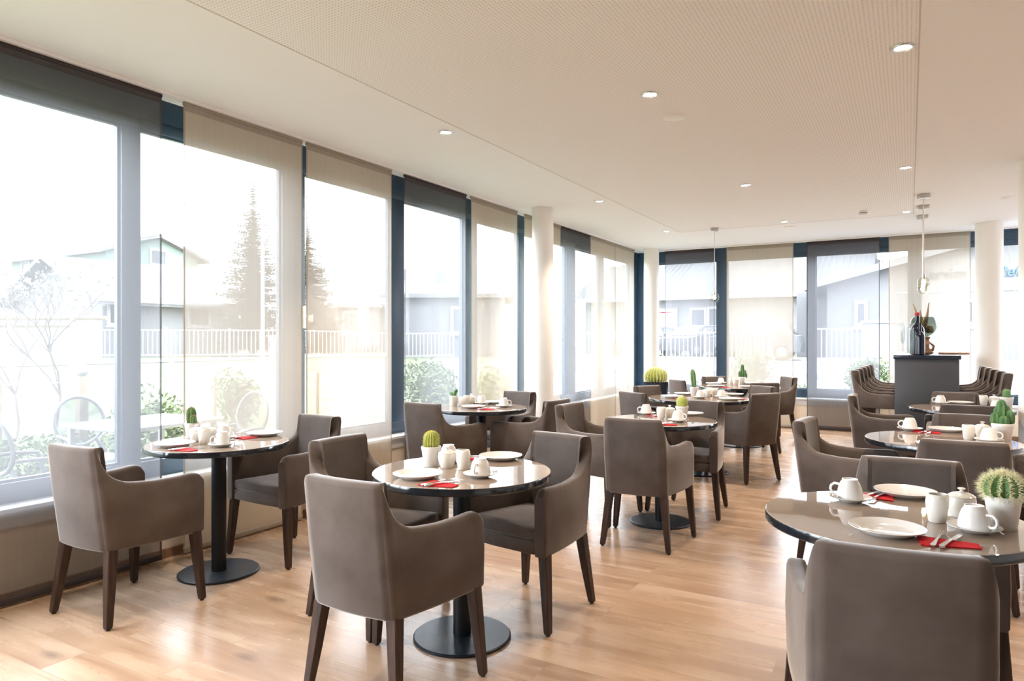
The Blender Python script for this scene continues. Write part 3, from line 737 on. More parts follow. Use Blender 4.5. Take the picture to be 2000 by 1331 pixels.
plant(t, z - .004, [dict(h=.045, r=.017, ribs=0, depth=0, cx=-.022, na=16), dict(h=.065, r=.018, ribs=0, depth=0, cx=.010, na=16, lean=(.008, 0)), dict(h=.035, r=.015, ribs=0, depth=0, cx=.024, cy=.008, z0=.042, na=16), dict(h=.03, r=.013, ribs=0, depth=0, cx=-.002, cy=-.012, na=16), dict(h=.028, r=.012, ribs=0, depth=0, cx=-.032, z0=.02, na=16)], M['cactus_d'], M['spine'], 0, 0, 0)
t, z = pot('E', on(1332, 818, TZ), .050, .098, 'white pot with a squat smooth yellow-green cactus, middle table')
plant(t, z - .008, [dict(h=.096, r=.045, ribs=12, depth=.06)], M['cactus_y'], M['spine_y'], 3, .006, .0004, .7)
t, z = pot('F', on(1356, 775, TZ), .048, .105, 'white pot with a slender upright green cactus, second to last table')
plant(t, z - .006, [dict(h=.215, r=.030, ribs=6, depth=.35, lean=(-.02, 0))], M['cactus'], M['spine'], 2, .007, .0006)
t, z = pot('G', on(1450, 750.5, TZ), .050, .10, 'white pot with a dark branching cactus on the farthest table')
plant(t, z - .006, [dict(h=.20, r=.026, ribs=6, depth=.3), dict(h=.12, r=.025, ribs=6, depth=.3, cx=.03), dict(h=.10, r=.026, ribs=6, depth=.3, cx=-.032), dict(h=.07, r=.02, ribs=6, depth=.3, cx=.045, cy=.01)], M['cactus_d'], M['spine'], 0, 0, 0)
t, z = pot('H', on(1959, 1033, TZ), .052, .108, 'white pot with a round cactus of long pale spines, right edge table')
plant(t, z - .008, [dict(h=.092, r=.060, ribs=14, depth=.18, shape=ball)], M['cactus'], M['spine'], 10, .024, .0008, .75)
t, z = pot('I', on(1958, 860.5, TZ), .060, .105, 'white pot with a clustered dark green column cactus, right row middle table')
plant(t, z - .006, [dict(h=.165, r=.030, ribs=6, depth=.32, cx=-.004, cy=.01), dict(h=.10, r=.028, ribs=6, depth=.32, cx=.035), dict(h=.085, r=.028, ribs=6, depth=.32, cx=-.037, cy=-.01), dict(h=.13, r=.025, ribs=6, depth=.32, cx=.02, cy=.028), dict(h=.07, r=.026, ribs=6, depth=.32, cx=.004, cy=-.034), dict(h=.12, r=.022, ribs=6, depth=.32, cx=-.025, cy=.025)], M['cactus_d'], M['spine'], 0, 0, 0)
t, z = pot('J', on(1966, 797.5, TZ), .055, .10, 'white pot with a smooth oval light green cactus, right row far table')
plant(t, z - .006, [dict(h=.092, r=.032, ribs=0, depth=0, na=24)], M['cactus'], M['spine'], 0, 0, 0)

t = thing('barrel_cactus_planter', 'tall black fluted planter with a big golden barrel cactus in the far corner', 'planter', (-3.46, 10.5, 0))
b = N(); n = 48; prof = [(.10, 0), (.135, .01), (.195, .735), (.197, .75), (.180, .75), (.176, .70), (0, .70)]
R_ = lathe(b, prof, n * 2)
for ring in R_[1:4]:
    for i, v in enumerate(ring):
        if i % 2: v.co.x *= .965; v.co.y *= .965
obj('planter_pot', b, M['planter'], t, angle=20)
b = N(); lathe(b, [(0, .71), (.177, .705)], 24); obj('soil', b, M['soil'], t)
b = N(); tips = cactus_body(b, .245, .178, 22, .16, z0=.725, shape=lambda u: math.sqrt(max(0, 1 - (2 * (u * .86 + .14) - 1) ** 2)) if u < 1 else .05, nz=20); obj('stem', b, M['cactus_y'], t)
b = N(); spines(b, tips[22:], 7, .028, .0022, 4, .8); o = obj('spines', b, M['spine'], t, smooth=False); o['kind'] = 'stuff'

# ------------------------------------------------------------------ tableware
def mk_plate():
    t = thing('dinner_plate', '', 'plate', group='dinner plates')
    b = N(); lathe(b, [(0, .006), (.072, .006), (.080, .010), (.108, .021), (.111, .0225), (.1115, .0215), (.109, .019), (.080, .006), (.074, .0), (.070, 0), (.069, .003), (0, .003)], 56); o = obj('dish', b, M['china'], t, angle=60); return t
def mk_saucer():
    t = thing('saucer', '', 'saucer', group='saucers')
    b = N(); lathe(b, [(0, .005), (.030, .005), (.034, .007), (.074, .019), (.0765, .0205), (.077, .0195), (.074, .017), (.040, .004), (.036, 0), (.032, 0), (.031, .003), (0, .003)], 44); obj('dish', b, M['china'], t, angle=60); return t
def mk_cup():
    t = thing('coffee_cup', '', 'cup', group='upturned coffee cups')
    b = N(); lathe(b, [(.041, .004), (.0455, 0), (.0468, .001), (.0465, .006), (.044, .026), (.040, .044), (.034, .060), (.028, .069), (.0275, .074), (.0255, .074), (.0245, .071), (0, .0705)], 40, ); lathe(b, [(.041, .004), (.038, .03), (.030, .055), (.018, .064), (0, .065)], 40); obj('bowl', b, M['china'], t, angle=60)
    b = N(); tube(b, [(.040, 0, .018), (.052, 0, .012), (.064, 0, .016), (.070, 0, .028), (.067, 0, .042), (.056, 0, .051), (.042, 0, .050), (.036, 0, .048)], [.006, .005, .0048, .0048, .0048, .0048, .005, .006], 10); obj('handle', b, M['china'], t); return t
def mk_spoon():
    t = thing('teaspoon', '', 'spoon', group='teaspoons')
    b = N(); g = [(-.062, .0028, .003), (-.055, .0046, .0035), (-.03, .0032, .005), (0, .002, .006), (.024, .0024, .005)]
    tube(b, [(x, 0, z) for x, w, z in g], [w * .8 for x, w, z in g], 8)
    for v in b.verts: v.co.z = .004 + (v.co.z - .004) * .55
    obj('handle', b, M['steel'], t)
    b = N()
    G = [[b.verts.new((.042 + .021 * r_ * math.cos(a), .0135 * r_ * math.sin(a), .0015 + .0055 * r_ * r_)) for a in [2 * PI * i / 20 for i in range(20)]] for r_ in (.12, .4, .7, .92, 1.0)]
    for A, B in zip(G, G[1:]):
        for i in range(20): b.faces.new((A[i], A[(i+1) % 20], B[(i+1) % 20], B[i]))
    b.faces.new(G[0]); bmesh.ops.solidify(b, geom=b.faces[:], thickness=.0012); obj('bowl', b, M['steel'], t); return t
def blade(b, sta, z0, th):
    L_ = [[(x, y0, z0 + dz), (x, y1, z0 + dz), (x, y1, z0 + dz + th), (x, y0, z0 + dz + th)] for x, y0, y1, dz in sta]
    R_ = [[b.verts.new(p) for p in q] for q in L_]
    for A, B in zip(R_, R_[1:]):
        for i in range(4): b.faces.new((A[i], A[(i+1) % 4], B[(i+1) % 4], B[i]))
    b.faces.new(R_[0]); b.faces.new(R_[-1])
def mk_knife():
    t = thing('table_knife', '', 'knife', group='table knives')
    b = N(); blade(b, [(-.098, -.005, .005, 0), (-.09, -.0075, .0075, 0), (-.05, -.006, .006, .001), (-.002, -.0045, .0045, .001)], .001, .0055); obj('handle', b, M['steel'], t, angle=25)
    b = N(); blade(b, [(-.002, -.0045, .0045, 0), (.012, -.008, .006, 0), (.07, -.0085, .007, 0), (.095, -.006, .007, 0), (.105, .002, .006, 0)], .003, .0016); obj('blade', b, M['steel'], t, angle=25); return t
def mk_fork():
    t = thing('table_fork', '', 'fork', group='table forks')
    b = N(); blade(b, [(-.098, -.005, .005, 0), (-.09, -.0078, .0078, 0), (-.04, -.004, .004, .002), (.03, -.0028, .0028, .004)], .001, .0035); obj('handle', b, M['steel'], t, angle=25)
    b = N(); blade(b, [(.03, -.0028, .0028, .004), (.04, -.009, .009, .003), (.055, -.0115, .0115, .001)], .001, .002)
    for y in (-.0098, -.0033, .0033, .0098): blade(b, [(.055, y - .0017, y + .0017, .001), (.08, y - .0015, y + .0015, .0), (.098, y - .0006, y + .0006, .003)], .001, .0018)
    obj('tines', b, M['steel'], t, angle=25); return t
def mk_napkin():
    t = thing('paper_napkin', '', 'napkin', group='folded red napkins')
    b = N()
    for k, (q, ang) in enumerate((((-.075, -.045), 0), ((-.072, -.043), .05), ((-.07, -.04), -.04))):
        pts = [(-.085, -.045), (.075, -.050), (.085, .0), (-.06, .062)] if k != 1 else [(-.08, -.045), (.082, -.040), (.07, .012), (-.06, .060)]
        c_, s_ = math.cos(ang), math.sin(ang); prism(b, [(c_ * x - s_ * y, s_ * x + c_ * y) for x, y in pts], .0012 * k, .0012 * k + .0009 + (.0008 if k == 2 else 0))
    obj('folded_paper', b, M['napkin'], t, smooth=False); return t
def mk_creamer():
    t = thing('creamer', '', 'creamer', group='cream jugs')
    b = N(); lathe(b, [(0, 0), (.024, 0), (.026, .003), (.033, .045), (.0345, .068), (.032, .086), (.027, .094), (.024, .094), (.029, .080), (.031, .06), (.022, .01), (0, .008)], 36)
    for v in b.verts:
        if v.co.z > .07 and v.co.x > .018: v.co.x += (v.co.z - .07) * .35
    obj('jug', b, M['cream'], t, angle=60); return t
def mk_sugar():
    t = thing('sugar_bowl', '', 'sugar bowl', group='lidded sugar bowls')
    b = N(); lathe(b, [(0, 0), (.028, 0), (.031, .003), (.041, .035), (.044, .055), (.042, .070), (.038, .070), (.038, .05), (0, .02)], 40); obj('bowl', b, M['cream'], t, angle=60)
    b = N(); lathe(b, [(.042, .0705), (.043, .073), (.030, .082), (.010, .0865), (.006, .0885), (.005, .093), (.012, .097), (.0125, .099), (.009, .1015), (0, .102)], 36); obj('lid', b, M['cream'], t, angle=60); return t
def mk_shaker():
    t = thing('salt_shaker', '', 'salt shaker', group='salt shakers')
    b = N(); lathe(b, [(0, 0), (.022, 0), (.024, .003), (.029, .035), (.030, .055), (.027, .075), (.019, .085), (.008, .088), (0, .0885)], 32); obj('body', b, M['china'], t, angle=60); return t
MK = dict(plate=mk_plate, saucer=mk_saucer, cup=mk_cup, spoon=mk_spoon, knife=mk_knife, fork=mk_fork, napkin=mk_napkin, creamer=mk_creamer, sugar=mk_sugar, shaker=mk_shaker)
PROTO = {}
def put(kind, p, z, rz, label):
    if kind not in PROTO:
        o = MK[kind](); PROTO[kind] = o; o.location = (p.x, p.y, z); o.rotation_euler.z = rz; o['label'] = label; return o
    return dup(PROTO[kind], (p.x, p.y, z), rz, label)
def setting(key, where, ang, plate=None, nap=None, cup=None, fk=True, cup_rot=0, spoon_rot=.9):
    """ang: the way the guest looks. Positions are picture points on the table plane."""
    a = math.radians(ang); T = TL[key]; W = (where + ', ' if where else '')
    if plate: put('plate', on(*plate, TZ), TZ, 0, 'white dinner plate %son the %s' % (W, T))
    if nap:
        q = on(*nap, TZ); put('napkin', q, TZ + .0002, a + .25, 'folded red napkin %son the %s' % (W, T))
        if fk:
            dx, dy = math.cos(a), math.sin(a)
            put('fork', Vector((q.x - dx * .018 - dy * .022, q.y - dy * .018 + dx * .022, 0)), TZ + .0046, a + PI / 2 - .28, 'steel fork on the red napkin %s%s' % (W, T))
            put('knife', Vector((q.x + dx * .014 - dy * .012, q.y + dy * .014 + dx * .012, 0)), TZ + .0046, a + PI / 2 - .40, 'steel knife on the red napkin %s%s' % (W, T))
    if cup:
        q = on(*cup, TZ); put('saucer', q, TZ, 0, 'white saucer %son the %s' % (W, T))
        put('cup', q, TZ + .0112, math.radians(cup_rot), 'white coffee cup upturned on its saucer %s%s' % (W, T))
        sx, sy = math.cos(a + spoon_rot - .9), math.sin(a + spoon_rot - .9)
        put('spoon', Vector((q.x + sx * .060, q.y + sy * .060, 0)), TZ + .0165, a + PI / 2 + .15, 'teaspoon on the saucer %s%s' % (W, T))
def centre(key, **kw):
    for k, (px, py) in kw.items():
        n = {'creamer': 'cream jug without handle', 'sugar': 'lidded sugar bowl with a small knob', 'shaker': 'small rounded salt shaker'}[k]
        put(k, on(px, py, TZ), TZ, random.uniform(0, 6), 'white %s on the %s' % (n, TL[key]))
NE, FA = 'nearest the camera', 'on the far side'
setting('A', NE, 0, (341, 872), (362, 879), (434, 872.5), cup_rot=-100); setting('A', FA, 180, (517, 851), (474, 856), (437, 859), cup_rot=80, spoon_rot=PI)
centre('A', sugar=(384, 862.5), creamer=(399, 867.5), shaker=(414, 864))
setting('B', NE, 0, (816, 933), (860, 947), (938, 932), cup_rot=-80); setting('B', FA, 180, (978, 897), (922, 897), (876, 902), cup_rot=120)
centre('B', sugar=(873, 914), creamer=(905, 917.5))
setting('D', NE, 0, (924, 797.5), (949, 800), (984, 795.5), cup_rot=20); setting('D', FA, 180, (968, 788.5), (925, 790), (940, 790.5), cup_rot=160)
centre('D', shaker=(900.8, 793.6), creamer=(911, 792.2), sugar=(920, 790.5))
setting('E', NE, 3, (1262, 828), (1300, 830), (1324, 824.5), cup_rot=-10); setting('E', FA, 178, (1347, 811.5), (1282, 813.5), (1262, 810.5), cup_rot=200)
centre('E', creamer=(1291, 818.5), sugar=(1308, 817))
setting('F', 'at the window-side near place', -31, (1314, 777.5), (1331, 779.5), (1368, 778.5), cup_rot=-10)
setting('F', 'at the place before the planter', -117, (1336, 771.5), None, None)
setting('F', 'at the bar-side near place', 58, (1425, 782), (1444, 780), (1409, 777.5), cup_rot=40)
setting('F', 'at the bar-side far place', 143, (1432, 773), None, (1385, 772.2), cup_rot=200)
centre('F', sugar=(1381, 776), creamer=(1396, 775.2))
setting('G', 'at the window-side near place', -47, (1398, 756), (1416, 757), None)
setting('G', 'at the window-side far place', -132, (1394, 751.5), (1403, 753.2), (1408, 750), cup_rot=90)
setting('G', 'at the bar-side near place', 41, (1462, 757.5), (1476, 756.5), (1484, 754.5))
setting('G', 'at the bar-side far place', 127, (1470, 751), None, (1455, 749.3))
centre('G', creamer=(1428, 751), sugar=(1437, 752))
setting('H', NE, 5, (1732, 1041), (1849, 1062), (1903, 1039), cup_rot=-35, spoon_rot=.4); setting('H', FA, 182, (1768, 968), (1703, 972), (1660, 979.5), cup_rot=170, spoon_rot=.9)
centre('H', creamer=(1830, 1020), sugar=(1878, 1010))
setting('I', NE, 0, (1832, 873), (1890, 880), (1931, 864), cup_rot=-10); setting('I', FA, 180, (1849, 843), (1812, 845.5), (1777, 841.5), cup_rot=170)
centre('I', creamer=(1892, 859.5), sugar=(1919, 855.5))
setting('J', NE, 0, (1872, 803), (1905, 806), (1946, 801)); setting('J', FA, 180, (1876, 789.5), None, (1837, 790), cup_rot=175)
centre('J', creamer=(1921, 792), sugar=(1941, 792))

# ------------------------------------------------------------------ outdoors
def sm(u): u = max(0, min(1, u)); return u * u * (3 - 2 * u)
def gz(x, y): return -.1 + .82 * max(sm((-8 - x) / 14), 0) if y < 12.5 else -.1 + max(.82 * sm((-8 - x) / 14), .76 * sm((y - 13.5) / 12))
def terrain(name, x0, x1, y0, y1, n, m):
    b = N(); g = [[b.verts.new((x0 + (x1 - x0) * i / n, y0 + (y1 - y0) * j / n, gz(x0 + (x1 - x0) * i / n, y0 + (y1 - y0) * j / n))) for i in range(n + 1)] for j in range(n + 1)]
    for A, B in zip(g, g[1:]):
        for i in range(n): b.faces.new((A[i], A[i+1], B[i+1], B[i]))
    o = struct(name, b, m, smooth=True); return o
terrain('ground_lawn', -90, -4.5, -30, 90, 90, M['lawn'])
terrain('ground_street', -4.5, 60, 12.1, 90, 80, M['asphalt'])
b = N(); box(b, -4.5, 60, 14.8, 15.05, -.1, .02); box(b, -14, 60, 20.2, 20.45, .2, .52); struct('trim_7', b, M['path'])
b = N(); g_ = [(-12, 12.1), (-4.5, 12.1), (-4.5, 25), (-12, 25)]
def strip(b, y0, y1, x0, x1, dz):
    for k in range(20):
        a, c = y0 + (y1 - y0) * k / 20, y0 + (y1 - y0) * (k + 1) / 20
        b.faces.new([b.verts.new(p) for p in ((x0, a, gz(x0, a) + dz), (x1, a, gz(x1, a) + dz), (x1, c, gz(x1, c) + dz), (x0, c, gz(x0, c) + dz))])
b.free(); b = N(); strip(b, 15.1, 30, -9.5, -4.45, .03); struct('ground_pavement', b, M['asphalt'], smooth=True)
# gravel path along the lawn's far edge
b = N()
for k in range(24):
    y0, y1 = -10 + 2 * k, -8 + 2 * k
    b.faces.new([b.verts.new(p) for p in ((-23.5, y0, gz(-23.5, y0) + .02), (-20.5, y0, gz(-20.5, y0) + .02), (-20.5, y1, gz(-20.5, y1) + .02), (-23.5, y1, gz(-23.5, y1) + .02))])
struct('ground_path', b, M['path'], smooth=True)

def face_window(parent, c, ux, w, h, nrm, dark=True):
    """framed window on a facade: centre c, horizontal unit ux, outward normal nrm"""
    ux = Vector(ux); nrm = Vector(nrm); c = Vector(c); Mx = Matrix(((ux.x, nrm.x, 0, c.x), (ux.y, nrm.y, 0, c.y), (0, 0, 1, c.z), (0, 0, 0, 1)))
    b = N(); f = .12
    for a in ((-w/2 - f, -w/2, -h/2 - f, h/2 + f), (w/2, w/2 + f, -h/2 - f, h/2 + f), (-w/2, w/2, h/2, h/2 + f), (-w/2, w/2, -h/2 - f, -h/2)):
        box(b, a[0], a[1], .0, .06, a[2], a[3], 0, Mx)
    box(b, -w/2 - f - .05, w/2 + f + .05, 0, .12, -h/2 - f - .06, -h/2 - f, 0, Mx)
    wf = obj('window', b, M['wframe'], parent, smooth=False)
    b = N(); box(b, -w/2, w/2, .005, .02, -h/2, h/2, 0, Mx); obj('pane', b, M['wdark'], wf, smooth=False)
def gable_house(label, cat, x0, x1, y0, y1, zb, ze, zr, axis, wm, rm, over=.5, rz=0, c=(0, 0)):
    """box walls with a pitched roof, ridge along the given axis; local coordinates about c"""
    t = thing('house', label, cat, (c[0], c[1], 0), rz)
    b = N(); box(b, x0, x1, y0, y1, zb, ze)
    if axis == 'x':
        ym = (y0 + y1) / 2
        for x in (x0, x1): b.faces.new([b.verts.new(p) for p in ((x, y0, ze), (x, y1, ze), (x, ym, zr))])
    else:
        xm = (x0 + x1) / 2
        for y in (y0, y1): b.faces.new([b.verts.new(p) for p in ((x0, y, ze), (x1, y, ze), (xm, y, zr))])
    obj('walls', b, wm, t, smooth=False)
    b = N(); th = .18
    if axis == 'x':
        ym = (y0 + y1) / 2; s = (zr - ze) / (ym - y0); d = over * s
        prism(b, [(y0 - over, ze - d), (ym, zr), (y1 + over, ze - d), (y1 + over, ze - d + th), (ym, zr + th), (y0 - over, ze - d + th)], x0 - over, x1 + over, 0, Matrix(((0, 0, 1, 0), (1, 0, 0, 0), (0, 1, 0, 0), (0, 0, 0, 1))))
    else:
        xm = (x0 + x1) / 2; s = (zr - ze) / (xm - x0); d = over * s
        prism(b, [(x0 - over, ze - d), (xm, zr), (x1 + over, ze - d), (x1 + over, ze - d + th), (xm, zr + th), (x0 - over, ze - d + th)], y0 - over, y1 + over, 0, Matrix(((1, 0, 0, 0), (0, 0, 1, 0), (0, 1, 0, 0), (0, 0, 0, 1))))
    obj('roof', b, rm, t, smooth=False)
    return t
# pale green two-storey house
t = gable_house('pale green two-storey house with grey roof beyond the garden', 'house', -46.2, -36.4, 20.4, 25.8, .4, 6.15, 7.15, 'x', M['green_h'], M['roof'], .5)
b = N(); box(b, -46.25, -36.35, 20.35, 25.85, .4, 3.4); obj('ground_storey', b, M['white_h'], t, smooth=False)
for px in (52, 88, 134, 168):
    face_window(t, (onY(px, 20.4), 20.38, EYE + (665.5 - 533) / FPX * (20.4 * FV.y + onY(px, 20.4) * FV.x)), (1, 0, 0), .75, 1.15, (0, -1, 0))
for px in (138, 172): face_window(t, (onY(px, 20.4), 20.33, 2.45), (1, 0, 0), .7, .6, (0, -1, 0))
face_window(t, (-36.38, 23.3, 6.05), (0, 1, 0), .8, .7, (1, 0, 0)); face_window(t, (-36.33, 22.0, 3.75), (0, 1, 0), .8, .9, (1, 0, 0))
# low white house in front of it
t = gable_house('low white house with grey tiled roof in front of the green house', 'house', -34, -27.3, 15.3, 21.5, .5, 3.15, 4.75, 'y', M['white_h'], M['roof'], .75)
face_window(t, (-27.28, onX(231, -27.3), 2.55), (0, 1, 0), .7, .9, (1, 0, 0)); face_window(t, (-27.28, onX(388, -27.3), 2.6), (0, 1, 0), .9, 1.0, (1, 0, 0))
b = N(); box(b, -27.32, -27.26, onX(200, -27.3), onX(224, -27.3), .7, 2.75); obj('door', b, M['grey_h'], t, smooth=False)
b = N(); box(b, -26.62, -26.5, 14.6, 22.2, 2.9, 3.02); obj('gutter', b, M['metal_w'], t, smooth=False)
# grey houses
t = gable_house('grey house with broad roof seen through the third beige curtain panel', 'house', -4.2, 4.2, -3, 3, .5, 3.6, 5.6, 'x', M['grey_h'], M['roof'], .5, math.radians(28), (-27.8, 32.5))
face_window(t, (-1.2, -3.02, 2.4), (1, 0, 0), .9, 1.1, (0, -1, 0)); face_window(t, (1.6, -3.02, 2.4), (1, 0, 0), .9, 1.1, (0, -1, 0))
t = gable_house('grey house with a chimney seen through the pleated dark curtain panel', 'house', -2.6, 2.6, -2.4, 2.4, .5, 3.4, 4.0, 'x', M['grey_h'], M['roof'], .4, math.radians(28), (-19.2, 27.2))
b = N(); box(b, -.6, -.15, -.3, .3, 3.6, 4.75); obj('chimney', b, M['grey_h'], t, smooth=False)
face_window(t, (.9, -2.42, 2.3), (1, 0, 0), .9, 1.0, (0, -1, 0))
# street side: long building with ribbed roof
t = thing('workshop_building', 'long white workshop with ribbed pale roof across the street', 'building', (0, 0, 0))
b = N(); box(b, -16, -2.9, 36, 44, .5, 3.95); obj('walls', b, M['white_h'], t, smooth=False)
b = N()
nx = 150; x0, x1 = -16.6, -1.5; pr = []
for i in range(nx + 1):
    x = x0 + (x1 - x0) * i / nx; k = .06 if i % 3 == 0 else 0
    pr.append([b.verts.new((x, y, z + k)) for y, z in ((35.3, 3.72), (41, 6.1), (46.7, 3.72), )])
for A, B in zip(pr, pr[1:]):
    for j in range(2): b.faces.new((A[j], A[j+1], B[j+1], B[j]))
bmesh.ops.solidify(b, geom=b.faces[:], thickness=.12); obj('ribbed_roof', b, M['roof_l'], t, smooth=False)
b = N(); box(b, x0, x1, 35.2, 35.34, 3.52, 3.74); obj('gutter', b, M['metal_w'], t, smooth=False)
for pa, pb, ya, yb in ((1352, 1376, 606, 668), (1386, 1403, 604, 640)):
    xa, xb = onY(pa, 36), onY(pb, 36); dd = 36 * FV.y + xa * FV.x
    za, zb_ = EYE + (665.5 - yb) / FPX * dd, EYE + (665.5 - ya) / FPX * dd
    face_window(t, ((xa + xb) / 2, 35.98, (za + zb_) / 2), (1, 0, 0), xb - xa, zb_ - za, (0, -1, 0))
xa = onY(1300, 35.9); b = N(); box(b, xa - .9, xa + .65, 35.86, 35.95, 1.9, 3.1); o = obj('sign_board', b, M['wframe'], t, smooth=False)
b = N(); box(b, xa - .35, xa + .35, 35.84, 35.862, 2.86, 2.92); obj('sign_stripe', b, M['txt_r'], o, smooth=False)
# gabled building with lettering
t = thing('service_building', 'white gabled building with the red and grey word Service', 'building', (0, 0, 0))
YG = 29.0; xa, za = -2.75, 3.50; xb, zb_ = 5.2, 5.55; xc = 13.2
b = N()
def quadprism(b, pts, y0, y1):
    A = [b.verts.new((x, y0, z)) for x, z in pts]; B = [b.verts.new((x, y1, z)) for x, z in pts]; n = len(pts)
    b.faces.new(A); b.faces.new(B[::-1])
    for i in range(n): b.faces.new((A[i], B[i], B[(i+1) % n], A[(i+1) % n]))
quadprism(b, [(xa, .4), (xc, .4), (xc, za), (xb, zb_), (xa, za)], YG, YG + 5.8); obj('walls', b, mat('white_workshop_render', (.105, .105, .105), .9, spec=.1), t, smooth=False)
s = (zb_ - za) / (xb - xa); b = N(); quadprism(b, [(xa - .75, za - .75 * s), (xb, zb_), (xc + .75, za - .75 * s), (xc + .75, za - .75 * s + .26), (xb, zb_ + .26), (xa - .75, za - .75 * s + .26)], YG - .7, YG + 6.1); obj('roof', b, M['roof_l'], t, smooth=False)
for p1, p2, y1, y2 in ((1676, 1688, 594, 632), (1886, 1898, 591, 630)):
    u, v = onY(p1, YG), onY(p2, YG); dd = YG * FV.y + u * FV.x
    face_window(t, ((u + v) / 2, YG - .02, EYE + (665.5 - (y1 + y2) / 2) / FPX * dd), (1, 0, 0), v - u, (y2 - y1) / FPX * dd, (0, -1, 0))
b = N(); box(b, onY(1752, YG), 12, YG - .04, YG, 3.13, 3.17); obj('cable_trim', b, M['metal_g'], t, smooth=False)
def text(s, x, z, h, m, parent, shear=0, bold=.006):
    cu = bpy.data.curves.new('lettering', 'FONT'); cu.body = s; cu.size = h / .70; cu.extrude = .02; cu.shear = shear; cu.offset = bold
    cu.materials.append(m); o = bpy.data.objects.new('lettering', cu); C.objects.link(o); o.parent = parent; o.location = (x, YG - .05, z); o.rotation_euler = (PI / 2, 0, 0)
    me = bpy.data.meshes.new_from_object(o.evaluated_get(bpy.context.evaluated_depsgraph_get())); mo = bpy.data.objects.new('lettering', me); C.objects.link(mo); mo.parent = parent; mo.location = o.location; mo.rotation_euler = o.rotation_euler; mo.scale = (.86, 1, 1)
    bpy.data.objects.remove(o); bpy.data.curves.remove(cu); return mo
text('S', .34, 3.60, .385, M['txt_r'], t); text('ervice', .615, 3.60, .385, M['txt_g'], t, 0, .003)
text('Reif', 2.62, 3.62, .36, M['txt_b'], t, .3, .004)
b = N(); box(b, -4.3, -2.76, 32.5, 35.05, .4, 3.5); obj('recessed_porch', b, M['grey_h'], t, smooth=False)

def picket_fence(label, p0, p1, h, gap, nposts, m):
    p0, p1 = Vector(p0), Vector(p1); d = p1 - p0; L_ = d.length; u = d.normalized(); t = thing('metal_fence', label, 'fence', p0, math.atan2(d.y, d.x))
    zz = lambda x: gz((p0 + u * x).x, (p0 + u * x).y) - p0.z
    for k in range(nposts + 1):
        x = L_ * k / nposts; b = N(); z = zz(x); box(b, x - .035, x + .035, -.035, .035, z, z + h + .08); obj('post', b, m, t, smooth=False)
    for k in range(nposts):
        a, c = L_ * k / nposts, L_ * (k + 1) / nposts; b = N(); za_, zc = zz(a), zz(c); n = int((c - a) / gap)
        for hh in (.10, h - .04):
            q = [b.verts.new(v) for v in ((a, -.015, za_ + hh), (c, -.015, zc + hh), (c, .015, zc + hh), (a, .015, za_ + hh), (a, -.015, za_ + hh + .05), (c, -.015, zc + hh + .05), (c, .015, zc + hh + .05), (a, .015, za_ + hh + .05))]
            for f in ((0,3,2,1),(4,5,6,7),(0,1,5,4),(1,2,6,5),(2,3,7,6),(3,0,4,7)): b.faces.new([q[i] for i in f])
        for i in range(1, n):
            x = a + (c - a) * i / n; z = za_ + (zc - za_) * i / n; box(b, x - .016, x + .016, -.012, .012, z + .06, z + h)
        obj('picket_panel', b, m, t, smooth=False)
def P3(x, y): return (x, y, gz(x, y))
picket_fence('white picket fence along the far edge of the lawn', P3(-26.4, 14.6), P3(-17.2, 24.6), 1.1, .16, 6, M['metal_w'])
picket_fence('white metal fence across the street before the workshop', P3(-13, 25), P3(-4.2, 25), 1.05, .15, 4, M['metal_w'])
picket_fence('white metal fence in front of the building with the word Service', P3(-2.9, 25.5), P3(8, 25.5), 1.15, .15, 5, M['metal_w'])
q = far(539, 690, 25.5); t = thing('utility_box', 'white utility box standing in front of the picket fence', 'utility box', (q.x, q.y, gz(q.x, q.y)), .5)
b = N(); bbox(b, -.19, .19, -.15, .15, 0, .85, .02); obj('cabinet', b, M['metal_w'], t); b = N(); bbox(b, -.22, .22, -.18, .18, .85, .90, .01); obj('cap', b, M['metal_w'], t)
u, v = onY(1684, 23.5), onY(1750, 23.5); t = thing('garden_wall', 'short pale grey wall beside the leafy bush across the street', 'wall', (0, 0, 0))
b = N(); box(b, u, v, 23.5, 23.75, .4, 1.93); obj('masonry', b, mat('pale_masonry', (.12, .12, .118), .9), t, smooth=False)
b = N(); box(b, u - .05, v + .05, 23.45, 23.8, 1.93, 2.0); obj('coping', b, M['path'], t, smooth=False)

# lamp post, wires
q = far(513, 700, 22); t = thing('street_lamp', 'grey street lamp with an arm to the left, before the tall fir', 'street lamp', (q.x, q.y, gz(q.x, q.y)))
e = far(443, 396, 22) - Vector(t.location); e2 = far(470, 404, 22) - Vector(t.location); tp = far(512, 412, 22) - Vector(t.location)
b = N(); tube(b, [(0, 0, 0), (0, 0, 2), (0, 0, tp.z)], [.07, .055, .045], 10); obj('pole', b, M['metal_g'], t)
b = N(); tube(b, [(0, 0, tp.z - .1), (tp + e2) / 2 + Vector((0, 0, .05)), e2], .035, 8); obj('arm', b, M['metal_g'], t)
b = N(); tube(b, [e2, (e + e2) / 2, e], [.07, .10, .05], 10); obj('lamp_head', b, M['metal_g'], t)
for lab, pts in (('upper overhead wire crossing the sky', [(-160, 412, 30), (0, 407, 30), (240, 403, 31), (460, 393, 32), (760, 372, 34)]), ('lower overhead wire above the green house', [(-160, 481, 30), (0, 478, 30), (237, 473, 31), (480, 444, 32), (760, 402, 34)])):
    b = N(); tube(b, [far(*p) for p in pts], .014, 6); o = obj('overhead_wire', b, M['metal_g']); tag(o, lab, 'wire')

